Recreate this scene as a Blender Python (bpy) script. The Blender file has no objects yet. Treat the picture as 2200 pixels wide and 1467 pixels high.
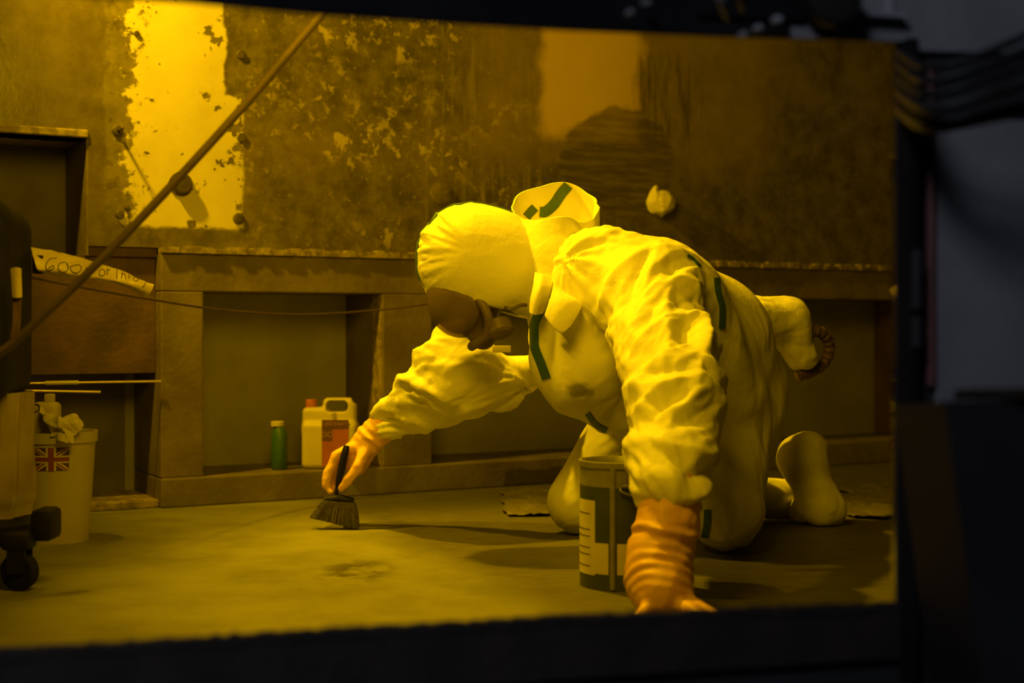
import bpy, bmesh, math, random
import numpy as np
from mathutils import Vector, Matrix
from mathutils.bvhtree import BVHTree

# ------------------------------------------------------------------ camera, world, lamps, exposure
sc = bpy.context.scene
COL = sc.collection
sc.view_settings.view_transform = 'Standard'
sc.view_settings.look = 'None'
sc.view_settings.gamma = 1.0
sc.view_settings.use_curve_mapping = False
sc.view_settings.exposure = 0.1
EYE, FPX, CX, CY = 0.58, 3055.56, 1100.0, 700.0

cam = bpy.data.cameras.new('camera')
cam.lens = 50.0; cam.sensor_width = 36.0; cam.sensor_fit = 'HORIZONTAL'
cam.shift_y = -33.5 / 2200.0
cam.clip_start = 0.02
cam.dof.use_dof = True; cam.dof.focus_distance = 3.72; cam.dof.aperture_fstop = 2.2
cam_o = bpy.data.objects.new('camera', cam); COL.objects.link(cam_o)
cam_o.location = (0, 0, EYE); cam_o.rotation_euler = (math.pi / 2, 0, 0)
sc.camera = cam_o

w = bpy.data.worlds.new('world'); sc.world = w; w.use_nodes = True
w.node_tree.nodes['Background'].inputs[0].default_value = (0.6, 0.68, 1.0, 1)
w.node_tree.nodes['Background'].inputs[1].default_value = 0.004

def lamp(name, kind, loc, target, power, color=(1, 1, 1), size=0.2, angle=150, blend=0.4):
    l = bpy.data.lights.new(name, kind); l.energy = power; l.color = color
    if kind == 'AREA': l.shape = 'DISK'; l.size = size
    else: l.shadow_soft_size = size
    if kind == 'SPOT': l.spot_size = math.radians(angle); l.spot_blend = blend
    o = bpy.data.objects.new(name, l); COL.objects.link(o); o.location = loc
    o.rotation_euler = (Vector(target) - Vector(loc)).to_track_quat('-Z', 'Y').to_euler()
    return o
lamp('wall_lamp', 'SPOT', (-1.56, 3.74, 2.3), (-.1, 4.75, 1.05), 215, (1, .97, .9), .05, 96, .7)
lamp('body_lamp', 'SPOT', (-.62, 4.12, 2.7), (.16, 3.52, .42), 310, (1, .97, .9), .05, 58, .6)
lamp('cell_fill_lamp', 'AREA', (-.25, 2.12, 1.65), (.2, 4.2, .4), 25, (1, .97, .9), .9)
lamp('corridor_lamp', 'AREA', (-1.2, -1.4, 2.9), (.9, 1.9, .7), 40, (.8, .86, 1.0), 1.0)

# ------------------------------------------------------------------ helpers
def P(x, y, d):
    return Vector(((x - CX) / FPX * d, d, EYE - (y - CY) / FPX * d))

class NT:
    """small node builder for procedural materials"""
    def __init__(s, name):
        s.m = bpy.data.materials.new(name); s.m.use_nodes = True
        s.t = s.m.node_tree; s.b = s.t.nodes['Principled BSDF']; s.out = s.t.nodes['Material Output']
        s.tc = s.t.nodes.new('ShaderNodeTexCoord').outputs['Object']
    def put(s, sock, v):
        if hasattr(v, 'is_output') or isinstance(v, bpy.types.NodeSocket): s.t.links.new(v, sock)
        elif isinstance(v, (tuple, list)):
            sock.default_value = tuple(v) + (1,) if len(v) == 3 and len(sock.default_value) == 4 else v
        else: sock.default_value = v
    def math(s, op, a, b=0.0, c=None, clamp=False):
        n = s.t.nodes.new('ShaderNodeMath'); n.operation = op; n.use_clamp = clamp
        s.put(n.inputs[0], a); s.put(n.inputs[1], b)
        if c is not None: s.put(n.inputs[2], c)
        return n.outputs[0]
    def noise(s, scale, detail=4, rough=.55, dist=0.0, vec=None, color=False):
        n = s.t.nodes.new('ShaderNodeTexNoise'); s.put(n.inputs['Vector'], vec or s.tc)
        s.put(n.inputs['Scale'], scale); s.put(n.inputs['Detail'], detail); s.put(n.inputs['Roughness'], rough); s.put(n.inputs['Distortion'], dist)
        return n.outputs['Color' if color else 'Fac']
    def scaled(s, sx, sy, sz, off=(0, 0, 0), vec=None):
        n = s.t.nodes.new('ShaderNodeMapping'); s.put(n.inputs['Vector'], vec or s.tc)
        n.inputs['Scale'].default_value = (sx, sy, sz); n.inputs['Location'].default_value = off
        return n.outputs[0]
    def xyz(s, vec=None):
        n = s.t.nodes.new('ShaderNodeSeparateXYZ'); s.put(n.inputs[0], vec or s.tc); return n.outputs
    def step(s, v, a, b):
        n = s.t.nodes.new('ShaderNodeMapRange'); n.interpolation_type = 'SMOOTHSTEP'
        s.put(n.inputs['Value'], v); s.put(n.inputs['From Min'], a); s.put(n.inputs['From Max'], b)
        return n.outputs[0]
    def mul(s, *a):
        r = a[0]
        for x in a[1:]: r = s.math('MULTIPLY', r, x)
        return r
    def mix(s, f, a, b):
        n = s.t.nodes.new('ShaderNodeMix'); n.data_type = 'RGBA'
        s.put(n.inputs[0], f); s.put(n.inputs[6], a); s.put(n.inputs[7], b)
        return n.outputs[2]
    def box(s, u, v, u0, u1, v0, v1, soft):
        return s.mul(s.step(u, u0 - soft, u0 + soft), s.math('SUBTRACT', 1.0, s.step(u, u1 - soft, u1 + soft)),
                     s.step(v, v0 - soft, v0 + soft), s.math('SUBTRACT', 1.0, s.step(v, v1 - soft, v1 + soft)))
    def ball(s, vec, c, r0, r1, sx=1.0, sz=1.0):
        """1 inside radius r0, 0 beyond r1, around point c"""
        n = s.t.nodes.new('ShaderNodeVectorMath'); n.operation = 'SUBTRACT'; s.put(n.inputs[0], vec); n.inputs[1].default_value = c
        m = s.t.nodes.new('ShaderNodeVectorMath'); m.operation = 'MULTIPLY'; s.put(m.inputs[0], n.outputs[0]); m.inputs[1].default_value = (1 / sx, 1, 1 / sz)
        l = s.t.nodes.new('ShaderNodeVectorMath'); l.operation = 'LENGTH'; s.put(l.inputs[0], m.outputs[0])
        return s.math('SUBTRACT', 1.0, s.step(l.outputs['Value'], r0, r1))
    def warp(s, amount, scale, vec=None):
        c = s.noise(scale, 5, .6, 0, vec, True)
        a = s.t.nodes.new('ShaderNodeVectorMath'); a.operation = 'SUBTRACT'; s.put(a.inputs[0], c); a.inputs[1].default_value = (.5, .5, .5)
        b = s.t.nodes.new('ShaderNodeVectorMath'); b.operation = 'SCALE'; s.put(b.inputs[0], a.outputs[0]); b.inputs['Scale'].default_value = amount
        d = s.t.nodes.new('ShaderNodeVectorMath'); d.operation = 'ADD'; s.put(d.inputs[0], vec or s.tc); s.put(d.inputs[1], b.outputs[0])
        return d.outputs[0]
    def bump(s, h, strength, dist=.01):
        n = s.t.nodes.new('ShaderNodeBump'); s.put(n.inputs['Height'], h); n.inputs['Strength'].default_value = strength; n.inputs['Distance'].default_value = dist
        s.t.links.new(n.outputs[0], s.b.inputs['Normal'])
    def done(s, col, rough=.6, metal=0.0, spec=None):
        s.put(s.b.inputs['Base Color'], col); s.put(s.b.inputs['Roughness'], rough); s.put(s.b.inputs['Metallic'], metal)
        if spec is not None: s.b.inputs['Specular IOR Level'].default_value = spec
        return s.m

def simple(name, c1, c2=None, scale=12, rough=.6, metal=0.0, bump=0.0, bscale=None, spec=None):
    n = NT(name)
    c2 = c2 or tuple(c * .8 for c in c1)
    col = n.mix(n.step(n.noise(scale, 6), .35, .65), c1, c2)
    if bump: n.bump(n.noise(bscale or scale * 4, 6), bump)
    return n.done(col, rough, metal, spec)

class MB:
    """collects verts and faces into one mesh"""
    def __init__(s): s.v = []; s.f = []
    def add(s, v, f):
        b = len(s.v); s.v += [tuple(x) for x in v]; s.f += [tuple(i + b for i in q) for q in f]; return s
    def box(s, x0, x1, y0, y1, z0, z1, bev=0.0):
        bm = bmesh.new()
        bmesh.ops.create_cube(bm, size=1.0)
        for v in bm.verts:
            v.co = Vector((x0 + (x1 - x0) * (v.co.x + .5), y0 + (y1 - y0) * (v.co.y + .5), z0 + (z1 - z0) * (v.co.z + .5)))
        if bev: bmesh.ops.bevel(bm, geom=bm.edges[:], offset=bev, segments=2, affect='EDGES', profile=.5)
        bm.verts.index_update()
        s.add([v.co.copy() for v in bm.verts], [[v.index for v in f.verts] for f in bm.faces]); bm.free(); return s
    def tube(s, pts, r, n=12, caps=True):
        pts = [Vector(p) for p in pts]; rs = r if isinstance(r, (list, tuple)) else [r] * len(pts)
        rings = []; up = None
        for i, p in enumerate(pts):
            t = (pts[min(i + 1, len(pts) - 1)] - pts[max(i - 1, 0)]).normalized()
            if up is None: up = Vector((0, 0, 1)) if abs(t.z) < .9 else Vector((1, 0, 0))
            a = t.cross(up)
            a = a.normalized() if a.length > 1e-6 else Vector((1, 0, 0)); b = a.cross(t).normalized(); up = b
            rings.append([p + (a * math.cos(2 * math.pi * k / n) + b * math.sin(2 * math.pi * k / n)) * rs[i] for k in range(n)])
        v = [q for rg in rings for q in rg]; f = []
        for i in range(len(pts) - 1):
            for k in range(n):
                f.append((i * n + k, i * n + (k + 1) % n, (i + 1) * n + (k + 1) % n, (i + 1) * n + k))
        if caps: f.append(tuple(range(n))[::-1]); f.append(tuple((len(pts) - 1) * n + k for k in range(n)))
        return s.add(v, f)
    def lathe(s, prof, c=(0, 0, 0), axis=(0, 0, 1), n=40, closed=False):
        ax = Vector(axis).normalized(); a = ax.orthogonal().normalized(); b = ax.cross(a); c = Vector(c)
        v = [c + ax * h + (a * math.cos(2 * math.pi * k / n) + b * math.sin(2 * math.pi * k / n)) * r for r, h in prof for k in range(n)]
        f = []; m = len(prof)
        for i in range(m if closed else m - 1):
            j = (i + 1) % m
            for k in range(n): f.append((i * n + k, i * n + (k + 1) % n, j * n + (k + 1) % n, j * n + k))
        if not closed:
            f.append(tuple(range(n))[::-1]); f.append(tuple((m - 1) * n + k for k in range(n)))
        return s.add(v, f)

ORG = {}
def empty(name, loc, label=None, cat=None, group=None):
    o = bpy.data.objects.new(name, None); COL.objects.link(o); o.location = loc; o.empty_display_size = .05
    ORG[o] = Vector(loc)
    return tag(o, label, cat, group)
def tag(o, label=None, cat=None, group=None, kind=None):
    if label: o['label'] = label
    if cat: o['category'] = cat
    if group: o['group'] = group
    if kind: o['kind'] = kind
    return o
def obj(name, mb, mat, parent=None, smooth=True, local=False, angle=40):
    """one mesh object; vertices are world coordinates (or the parent's own when local=True)"""
    if isinstance(mb, MB): v, f = mb.v, mb.f
    else: v, f = mb
    me = bpy.data.meshes.new(name)
    off = Vector((0, 0, 0)) if (parent is None or local) else ORG.get(parent, Vector((0, 0, 0)))
    v = np.asarray(v, dtype=float) - np.array(off)
    me.from_pydata(v.tolist(), [], [tuple(int(i) for i in q) for q in f]); me.update()
    bm = bmesh.new(); bm.from_mesh(me); bmesh.ops.recalc_face_normals(bm, faces=bm.faces[:]); bm.to_mesh(me); bm.free()
    if smooth:
        me.polygons.foreach_set('use_smooth', [True] * len(me.polygons))
        if angle < 180: me.set_sharp_from_angle(angle=math.radians(angle))
    me.materials.append(mat)
    o = bpy.data.objects.new(name, me); COL.objects.link(o)
    if parent is not None:
        o.parent = parent
        ORG[o] = off if not local else Vector((0, 0, 0))
    else: ORG[o] = Vector((0, 0, 0))
    return o
def rebase(o, loc):
    """move a top-level mesh's origin to its base"""
    loc = Vector(loc); o.data.transform(Matrix.Translation(-loc)); o.location = loc; ORG[o] = loc; return o

# ---- noise, signed distance fields and surface nets
def _hash(ix, iy, iz, seed):
    h = (ix * 374761393 + iy * 668265263 + iz * 2147483647 + seed * 974634777) & 0xffffffff
    h = ((h ^ (h >> 13)) * 1274126177) & 0xffffffff
    return ((h ^ (h >> 16)) & 0xffff) / 65535.0
def vnoise(p, seed=0):
    p = np.asarray(p, dtype=np.float64); i = np.floor(p).astype(np.int64); f = p - i; f = f * f * (3 - 2 * f)
    r = 0
    for dx in (0, 1):
        for dy in (0, 1):
            for dz in (0, 1):
                wgt = (f[:, 0] if dx else 1 - f[:, 0]) * (f[:, 1] if dy else 1 - f[:, 1]) * (f[:, 2] if dz else 1 - f[:, 2])
                r = r + wgt * _hash(i[:, 0] + dx, i[:, 1] + dy, i[:, 2] + dz, seed)
    return r * 2 - 1
def crumple(p, seed=0, n=6, f0=1.0):
    """creased-sheet relief: flat facets meeting in sharp ridges and valleys"""
    rs = np.random.RandomState(seed); p = np.asarray(p, dtype=float)
    q = p + .30 * np.stack([vnoise(p * .7 + 11.3 * k, seed + k) for k in range(3)], 1)
    T = []
    for k in range(max(4, n)):
        d = rs.normal(size=3); d /= np.linalg.norm(d); f = f0 * (0.55 + .75 * rs.rand())
        t = q @ d * f + rs.rand() * 9; t = t - np.floor(t); t = np.abs(2 * t - 1)
        T.append((t - .5) * (.7 + .6 * rs.rand()) / (f / f0) * .8)
    m = np.clip(.75 + .8 * vnoise(p * .5 * f0 + 37.1, seed + 50), .15, 1.2)
    h = np.maximum(T[0], T[1]) - np.maximum(T[2], T[3])
    for t in T[4:]: h = h + .25 * t
    return h * m * 1.25
class SDF:
    def __init__(s, lo, hi, h):
        s.lo = np.array(lo, float); s.h = h
        s.n = [int(math.ceil((b - a) / h)) + 1 for a, b in zip(lo, hi)]
        s.X = (s.lo[0] + h * np.arange(s.n[0]))[:, None, None].astype(np.float32)
        s.Y = (s.lo[1] + h * np.arange(s.n[1]))[None, :, None].astype(np.float32)
        s.Z = (s.lo[2] + h * np.arange(s.n[2]))[None, None, :].astype(np.float32)
        s.F = np.full(s.n, 9.0, np.float32)
    def capsule(s, a, b, ra, rb):
        a = np.array(a, np.float32); b = np.array(b, np.float32); d = b - a; L = float(d @ d)
        t = np.clip(((s.X - a[0]) * d[0] + (s.Y - a[1]) * d[1] + (s.Z - a[2]) * d[2]) / max(L, 1e-9), 0, 1)
        return np.sqrt((s.X - a[0] - t * d[0]) ** 2 + (s.Y - a[1] - t * d[1]) ** 2 + (s.Z - a[2] - t * d[2]) ** 2) - (ra + (rb - ra) * t)
    def ellipsoid(s, c, ax, r):
        """ax: three unit axes, r: three radii"""
        q = 0
        for k in range(3):
            e = (s.X - c[0]) * ax[k][0] + (s.Y - c[1]) * ax[k][1] + (s.Z - c[2]) * ax[k][2]
            q = q + (e / r[k]) ** 2
        return (np.sqrt(q) - 1) * min(r)
    def plane(s, c, n):
        return (s.X - c[0]) * n[0] + (s.Y - c[1]) * n[1] + (s.Z - c[2]) * n[2]
    def rbox(s, lo, hi, r):
        c = [(a + b) / 2 for a, b in zip(lo, hi)]; e = [(b - a) / 2 - r for a, b in zip(lo, hi)]
        qx = np.abs(s.X - c[0]) - e[0]; qy = np.abs(s.Y - c[1]) - e[1]; qz = np.abs(s.Z - c[2]) - e[2]
        return np.sqrt(np.maximum(qx, 0) ** 2 + np.maximum(qy, 0) ** 2 + np.maximum(qz, 0) ** 2) + np.minimum(np.maximum(np.maximum(qx, qy), qz), 0) - r
    def union(s, D, k=0.0):
        if k <= 0: s.F = np.minimum(s.F, D)
        else:
            h = np.maximum(k - np.abs(s.F - D), 0) / k
            s.F = np.minimum(s.F, D) - h * h * k * .25
        return s
    def cut(s, D): s.F = np.maximum(s.F, D); return s
    def mesh(s):
        F = s.F; nx, ny, nz = s.n
        S = F < 0
        c8 = [(i, j, k) for i in (0, 1) for j in (0, 1) for k in (0, 1)]
        cnt = sum(S[i:nx - 1 + i, j:ny - 1 + j, k:nz - 1 + k].astype(np.int8) for i, j, k in c8)
        act = (cnt > 0) & (cnt < 8); idx = np.argwhere(act)
        vid = np.full(act.shape, -1, np.int64); vid[act] = np.arange(len(idx))
        val = {c: F[idx[:, 0] + c[0], idx[:, 1] + c[1], idx[:, 2] + c[2]] for c in c8}
        acc = np.zeros((len(idx), 3)); num = np.zeros(len(idx))
        for a in c8:
            for ax in range(3):
                if a[ax]: continue
                b = list(a); b[ax] = 1; b = tuple(b)
                va, vb = val[a], val[b]; m = (va < 0) != (vb < 0)
                t = np.where(m, va / np.where(m, va - vb, 1), 0)
                p = np.array(a, float)[None] + np.zeros((len(idx), 3)); p[:, ax] += t
                acc[m] += p[m]; num[m] += 1
        V = s.lo + (idx + acc / num[:, None]) * s.h
        faces = []
        for ax in range(3):
            sl0 = [slice(None)] * 3; sl1 = [slice(None)] * 3; sl0[ax] = slice(0, -1); sl1[ax] = slice(1, None)
            ch = S[tuple(sl0)] != S[tuple(sl1)]; e = np.argwhere(ch)
            o1, o2 = (ax + 1) % 3, (ax + 2) % 3
            ok = (e[:, o1] > 0) & (e[:, o2] > 0) & (e[:, o1] < s.n[o1] - 1) & (e[:, o2] < s.n[o2] - 1); e = e[ok]
            q = []
            for d1, d2 in ((0, 0), (1, 0), (1, 1), (0, 1)):
                g = e.copy(); g[:, o1] -= d1; g[:, o2] -= d2; q.append(vid[g[:, 0], g[:, 1], g[:, 2]])
            faces.append(np.stack(q, 1))
        return V, np.concatenate(faces)
def normals(V, Fq):
    a = V[Fq[:, 2]] - V[Fq[:, 0]]; b = V[Fq[:, 3]] - V[Fq[:, 1]]; n = np.cross(a, b)
    c = V.mean(0)
    N = np.zeros_like(V)
    for k in range(4): np.add.at(N, Fq[:, k], n)
    return N / np.maximum(np.linalg.norm(N, axis=1), 1e-9)[:, None]
def orient(V, Fq, D_at):
    return Fq
def smooth_mesh(V, Fq, it=2):
    E = np.concatenate([Fq[:, [0, 1]], Fq[:, [1, 2]], Fq[:, [2, 3]], Fq[:, [3, 0]]])
    for _ in range(it):
        A = np.zeros_like(V); c = np.zeros(len(V))
        np.add.at(A, E[:, 0], V[E[:, 1]]); np.add.at(A, E[:, 1], V[E[:, 0]]); np.add.at(c, E[:, 0], 1); np.add.at(c, E[:, 1], 1)
        V = .5 * V + .5 * A / np.maximum(c, 1)[:, None]
    return V
def fix_orient(V, Fq):
    """all quads of a surface net share a winding per axis sign; make the normals point out with the help of bmesh"""
    me = bpy.data.meshes.new('tmp'); me.from_pydata(V.tolist(), [], Fq.tolist())
    bm = bmesh.new(); bm.from_mesh(me); bmesh.ops.recalc_face_normals(bm, faces=bm.faces[:])
    bm.verts.ensure_lookup_table(); bm.normal_update()
    N = np.array([v.normal[:] for v in bm.verts])
    bm.free(); bpy.data.meshes.remove(me)
    return N

def catmull(P0, P1, P2, P3, t):
    return .5 * ((2 * P1) + (-P0 + P2) * t + (2 * P0 - 5 * P1 + 4 * P2 - P3) * t * t + (-P0 + 3 * P1 - 3 * P2 + P3) * t ** 3)
def spline(pts, n, closed=False):
    pts = np.asarray([tuple(p) for p in pts], float); m = len(pts); out = []
    N = n if closed else n - 1
    for i in range(n):
        u = i / N * (m if closed else m - 1)
        k = min(int(u), (m if closed else m - 1) - 1); t = u - k
        g = (lambda j: pts[j % m]) if closed else (lambda j: pts[min(max(j, 0), m - 1)])
        out.append(catmull(g(k - 1), g(k), g(k + 1), g(k + 2), t))
    return np.array(out)
def sheet(rows, nu, nv, closed=False, thick=.003, amp=0.0, freq=20, seed=1):
    """a cloth surface through a grid of points, with thickness and crumples"""
    R = [spline(r, nu, closed) for r in rows]
    G = np.array([spline([r[i] for r in R], nv) for i in range(nu)])      # nu x nv x 3
    du = np.roll(G, -1, 0) - np.roll(G, 1, 0) if closed else np.gradient(G, axis=0)
    dv = np.gradient(G, axis=1); n = np.cross(du, dv); n /= np.maximum(np.linalg.norm(n, axis=2), 1e-9)[..., None]
    if amp:
        G = G + n * (amp * crumple(G.reshape(-1, 3) * freq, seed)).reshape(nu, nv)[..., None]
    A = (G + n * thick / 2).reshape(-1, 3); B = (G - n * thick / 2).reshape(-1, 3); V = np.concatenate([A, B]); m = nu * nv
    f = []; w_ = nu if closed else nu - 1
    for i in range(w_):
        i2 = (i + 1) % nu
        for j in range(nv - 1):
            q = (i * nv + j, i2 * nv + j, i2 * nv + j + 1, i * nv + j + 1); f.append(q); f.append(tuple(x + m for x in q[::-1]))
        for j in (0, nv - 1): f.append((i * nv + j, i * nv + j + m, i2 * nv + j + m, i2 * nv + j))
    if not closed:
        for i in (0, nu - 1):
            for j in range(nv - 1): f.append((i * nv + j, i * nv + j + 1, i * nv + j + 1 + m, i * nv + j + m))
    return V.tolist(), f
def text_mesh(body, size, extrude=.0005):
    c = bpy.data.curves.new('lettering', 'FONT'); c.body = body; c.size = size; c.extrude = extrude; c.align_x = 'CENTER'; c.align_y = 'CENTER'
    o = bpy.data.objects.new('lettering', c); COL.objects.link(o)
    dg = bpy.context.evaluated_depsgraph_get(); me = bpy.data.meshes.new_from_object(o.evaluated_get(dg))
    v = [x.co.copy() for x in me.vertices]; f = [tuple(p.vertices) for p in me.polygons]
    bpy.data.objects.remove(o); bpy.data.meshes.remove(me)
    return v, f
def prim_capsule(p, a, b):
    a = np.array(a); b = np.array(b); d = b - a; L = np.linalg.norm(d); d = d / L
    s = (p - a) @ d; sc_ = np.clip(s, 0, L); q = p - a - sc_[:, None] * d
    return s, q, np.linalg.norm(q, axis=1), d, L

# ------------------------------------------------------------------ materials
def wall_material():
    n = NT('worn_painted_steel_wall'); u, y_, v = n.xyz()
    W = n.warp(.06, 9); wu, wy, wv = n.xyz(W)
    W2 = n.warp(.02, 40); xu, xy_, xv = n.xyz(W2)
    big = n.noise(2.2, 5, .6); mid = n.noise(9, 8, .65); fine = n.noise(60, 6, .7)
    streak = n.noise(1.0, 6, .65, 0, n.scaled(34, 1, 3.2))
    base = n.mix(n.step(n.noise(11, 9, .72, .08), .36, .66), (.095, .08, .046), (.2, .17, .105))
    base = n.mix(n.mul(n.step(big, .5, .7), .6), base, (.24, .19, .105))
    base = n.mix(n.mul(n.step(fine, .5, .75), .35), base, (.07, .055, .03))
    # flaking remains of pale paint
    clus = n.mul(n.step(n.noise(3.2, 3, .5, 0, n.scaled(1, 1, 1, (3.1, 0, 1.7))), .44, .62), n.box(u, v, .3, 1.35, .86, 1.8, .1))
    fl = n.step(n.noise(17, 10, .7, .12), .535, .565)
    base = n.mix(n.mul(fl, clus, .9), base, (.5, .42, .24))
    fl2 = n.step(n.noise(38, 8, .68, .12), .60, .63)
    base = n.mix(n.mul(fl2, n.box(u, v, .2, 2.0, .8, 1.9, .15), .6), base, (.4, .33, .2))
    st = n.mul(n.step(streak, .52, .66), n.box(u, v, .93, 1.5, .85, 2.0, .08))
    base = n.mix(n.mul(st, .55), base, (.34, .29, .16))
    base = n.mix(n.mul(n.box(wu, wv, 1.15, 2.5, 1.22, 2.6, .12), .5), base, n.mix(mid, (.27, .2, .1), (.44, .34, .17)))  # upper right painted lighter to make up for the wall lamp's falloff
    # smoother orange primer field, a dark scorched arc below it
    og = n.box(*[n.xyz(n.warp(.13, 7))[k] for k in (0, 2)], 1.42, 1.86, 1.29, 2.6, .035)
    base = n.mix(n.mul(og, .9), base, n.mix(n.noise(4, 6, .6), (.86, .64, .3), (.66, .47, .2)))
    arc = n.ball(n.warp(.14, 8), (1.77, 0, 1.2), .2, .225, 1.25, .95)
    base = n.mix(n.mul(arc, .75), base, n.mix(n.step(n.noise(1, 5, .6, 0, n.scaled(5, 1, 45)), .42, .62), (.09, .075, .04), (.2, .165, .085)))
    rs = n.mul(n.step(streak, .46, .6), n.box(u, v, 1.84, 2.15, 1.3, 1.62, .05))
    base = n.mix(n.mul(rs, .7), base, (.07, .06, .035))
    base = n.mix(n.mul(n.math('SUBTRACT', 1.0, n.step(wu, -.22, -.12)), .55), base, n.mix(mid, (.085, .07, .038), (.16, .13, .075)))
    # white painted plate area with ragged edges, spots of rust
    pl = n.box(wu, wv, -.17, .285, .895, 3.0, .008)
    rag = n.step(n.math('ADD', n.math('MULTIPLY', n.noise(26, 8, .7), .30), n.math('MULTIPLY', n.step(u, .1, .29), -.0)), .02, .02001)
    bite = n.mul(n.step(n.math('ADD', n.noise(14, 8, .68), n.math('MULTIPLY', n.math('ABSOLUTE', n.math('SUBTRACT', u, .06)), .62)), .66, .675))
    lft = n.math('SUBTRACT', 1.0, n.mul(n.step(n.math('SUBTRACT', n.noise(15, 8, .68), n.math('MULTIPLY', n.math('ADD', u, .17), 2.4)), .27, .34), .92))
    spots = n.math('SUBTRACT', 1.0, n.step(n.noise(42, 3, .5, .2), .69, .72))
    upper = n.math('SUBTRACT', 1.0, n.mul(n.step(wu, .215, .225), n.step(wv, 1.33, 1.34)))
    plm = n.mul(pl, n.math('SUBTRACT', 1.0, bite), lft, spots, upper)
    white = n.mix(n.step(n.noise(5, 5, .6), .35, .7), (.72, .65, .5), (.62, .55, .4))
    base = n.mix(plm, base, white)
    n.bump(n.math('ADD', n.math('MULTIPLY', mid, .5), n.math('ADD', n.math('MULTIPLY', fine, .25), n.math('MULTIPLY', plm, .5))), .35, .006)
    return n.done(base, n.step(mid, .2, 1.6), 0.0, .3)

def floor_material():
    n = NT('scuffed_painted_floor'); W = n.warp(.16, 3.5); x, y, z = n.xyz(W)
    mid = n.noise(5, 7, .62); fine = n.noise(1, 6, .65, 0, n.scaled(14, 60, 1)); fine2 = n.noise(90, 5, .7)
    base = n.mix(n.step(mid, .3, .72), (.27, .265, .19), (.175, .17, .115))
    scuffed = n.step(n.math('ADD', x, n.math('MULTIPLY', y, .4)), 1.12, 1.34)
    base = n.mix(n.mul(scuffed, .75), base, n.mix(n.step(fine, .35, .68), (.042, .034, .019), (.095, .082, .05)))
    blot = n.mul(n.step(n.noise(9, 4, .6), .44, .56), n.ball(n.tc, (-.37, 3.36, 0), .06, .24, .5, 1.0))
    base = n.mix(n.mul(blot, .8), base, (.035, .03, .016))
    base = n.mix(n.mul(n.step(fine2, .55, .75), .25), base, (.12, .1, .06))
    n.bump(n.math('ADD', mid, n.math('MULTIPLY', fine, .4)), .12, .004)
    return n.done(base, n.math('ADD', .38, n.math('MULTIPLY', mid, .3)), 0.0, .4)

M_wall = wall_material()
M_floor = floor_material()
M_frame = simple('stained_frame_paint', (.2, .16, .085), (.13, .1, .055), 7, .7, 0, .25, 50)
def sill_material():
    n = NT('patched_sill_paint'); W = n.warp(.05, 16); u, y, v = n.xyz(W)
    col = n.mix(n.step(n.noise(7, 6), .35, .65), (.2, .165, .095), (.135, .108, .06))
    col = n.mix(n.mul(n.box(u, v, 1.25, 1.52, -.05, .062, .006), .8), col, (.06, .045, .022))
    n.bump(n.noise(50, 6), .25); return n.done(col, .7)
M_sillw = sill_material()
M_ledge = simple('chipped_ledge_paint', (.36, .29, .17), (.16, .125, .07), 30, .7, 0, .3, 60)
M_rust = simple('reddish_rusted_panel', (.13, .075, .03), (.075, .045, .02), 8, .75, 0, .3, 60)
M_recess = simple('haze_lifted_recess_paint', (.32, .30, .195), (.26, .245, .155), 6, .8, 0, .15, 40)  # colour lightened so the recess shows a veil of haze
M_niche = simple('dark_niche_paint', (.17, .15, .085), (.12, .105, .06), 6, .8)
M_room = simple('dingy_cell_paint', (.16, .135, .085), (.1, .085, .05), 3, .8)
M_bolt = simple('old_bolt_steel', (.13, .1, .05), (.07, .055, .03), 40, .55, .3, .2, 120)
def cloth_material():
    n = NT('white_coverall_fabric')
    fine = n.noise(70, 5, .6, .4); mid = n.noise(22, 4, .55, .6)
    col = n.mix(n.step(n.noise(6, 5), .35, .7), (.84, .81, .74), (.78, .74, .65))
    st = n.ball(n.warp(.07, 22), (0, 0, 0), .012, .036, 1.15, .85)
    n.spot = [x for x in n.t.nodes if x.bl_idname == 'ShaderNodeVectorMath' and x.operation == 'SUBTRACT'][-1]; n.spot.name = 'grime_spot'
    col = n.mix(n.mul(st, .72), col, (.1, .09, .045))
    n.bump(n.math('ADD', n.math('MULTIPLY', fine, .35), mid), .35, .006)
    return n.done(col, .55, 0.0, .3)
M_cloth = simple('white_hood_fabric', (.84, .81, .74), (.79, .75, .66), 6, .55, 0, .25, 45, .3)
M_suit = cloth_material()
M_tape = simple('green_seam_tape', (.055, .13, .03), (.04, .1, .025), 30, .5)
M_glove = simple('orange_rubber_glove', (.84, .5, .13), (.74, .42, .1), 9, .5, 0, .2, 60)
M_rubber = simple('dark_mask_rubber', (.15, .11, .06), (.11, .08, .042), 14, .55)
M_skin = simple('skin', (.4, .24, .13), (.34, .2, .1), 20, .6)
M_eye = simple('eye_white', (.7, .65, .5), None, 5, .3)
M_black = simple('black_plastic', (.010, .009, .008), (.016, .014, .012), 20, .6, spec=.2)
M_blackmatt = simple('black_paint', (.006, .006, .007), (.009, .009, .010), 10, .8, 0, .1, 80, .08)
M_bristle = simple('dark_bristle', (.11, .095, .05), (.07, .06, .032), 90, .8, 0, .5, 200)
M_pail = simple('off_white_plastic', (.48, .43, .31), (.42, .37, .26), 5, .5)
M_white = simple('pale_plastic', (.6, .53, .36), (.54, .47, .3), 7, .5)
M_orange = simple('orange_print', (.42, .12, .03), (.36, .1, .025), 25, .6)
M_brownp = simple('brown_print', (.13, .055, .025), (.1, .045, .02), 25, .6)
M_letter = simple('pale_lettering', (.4, .2, .08), None, 9, .6)
M_ink = simple('dark_ink', (.1, .075, .03), None, 9, .6)
M_green = simple('green_bottle_plastic', (.045, .12, .03), (.035, .09, .025), 9, .4)
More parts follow.
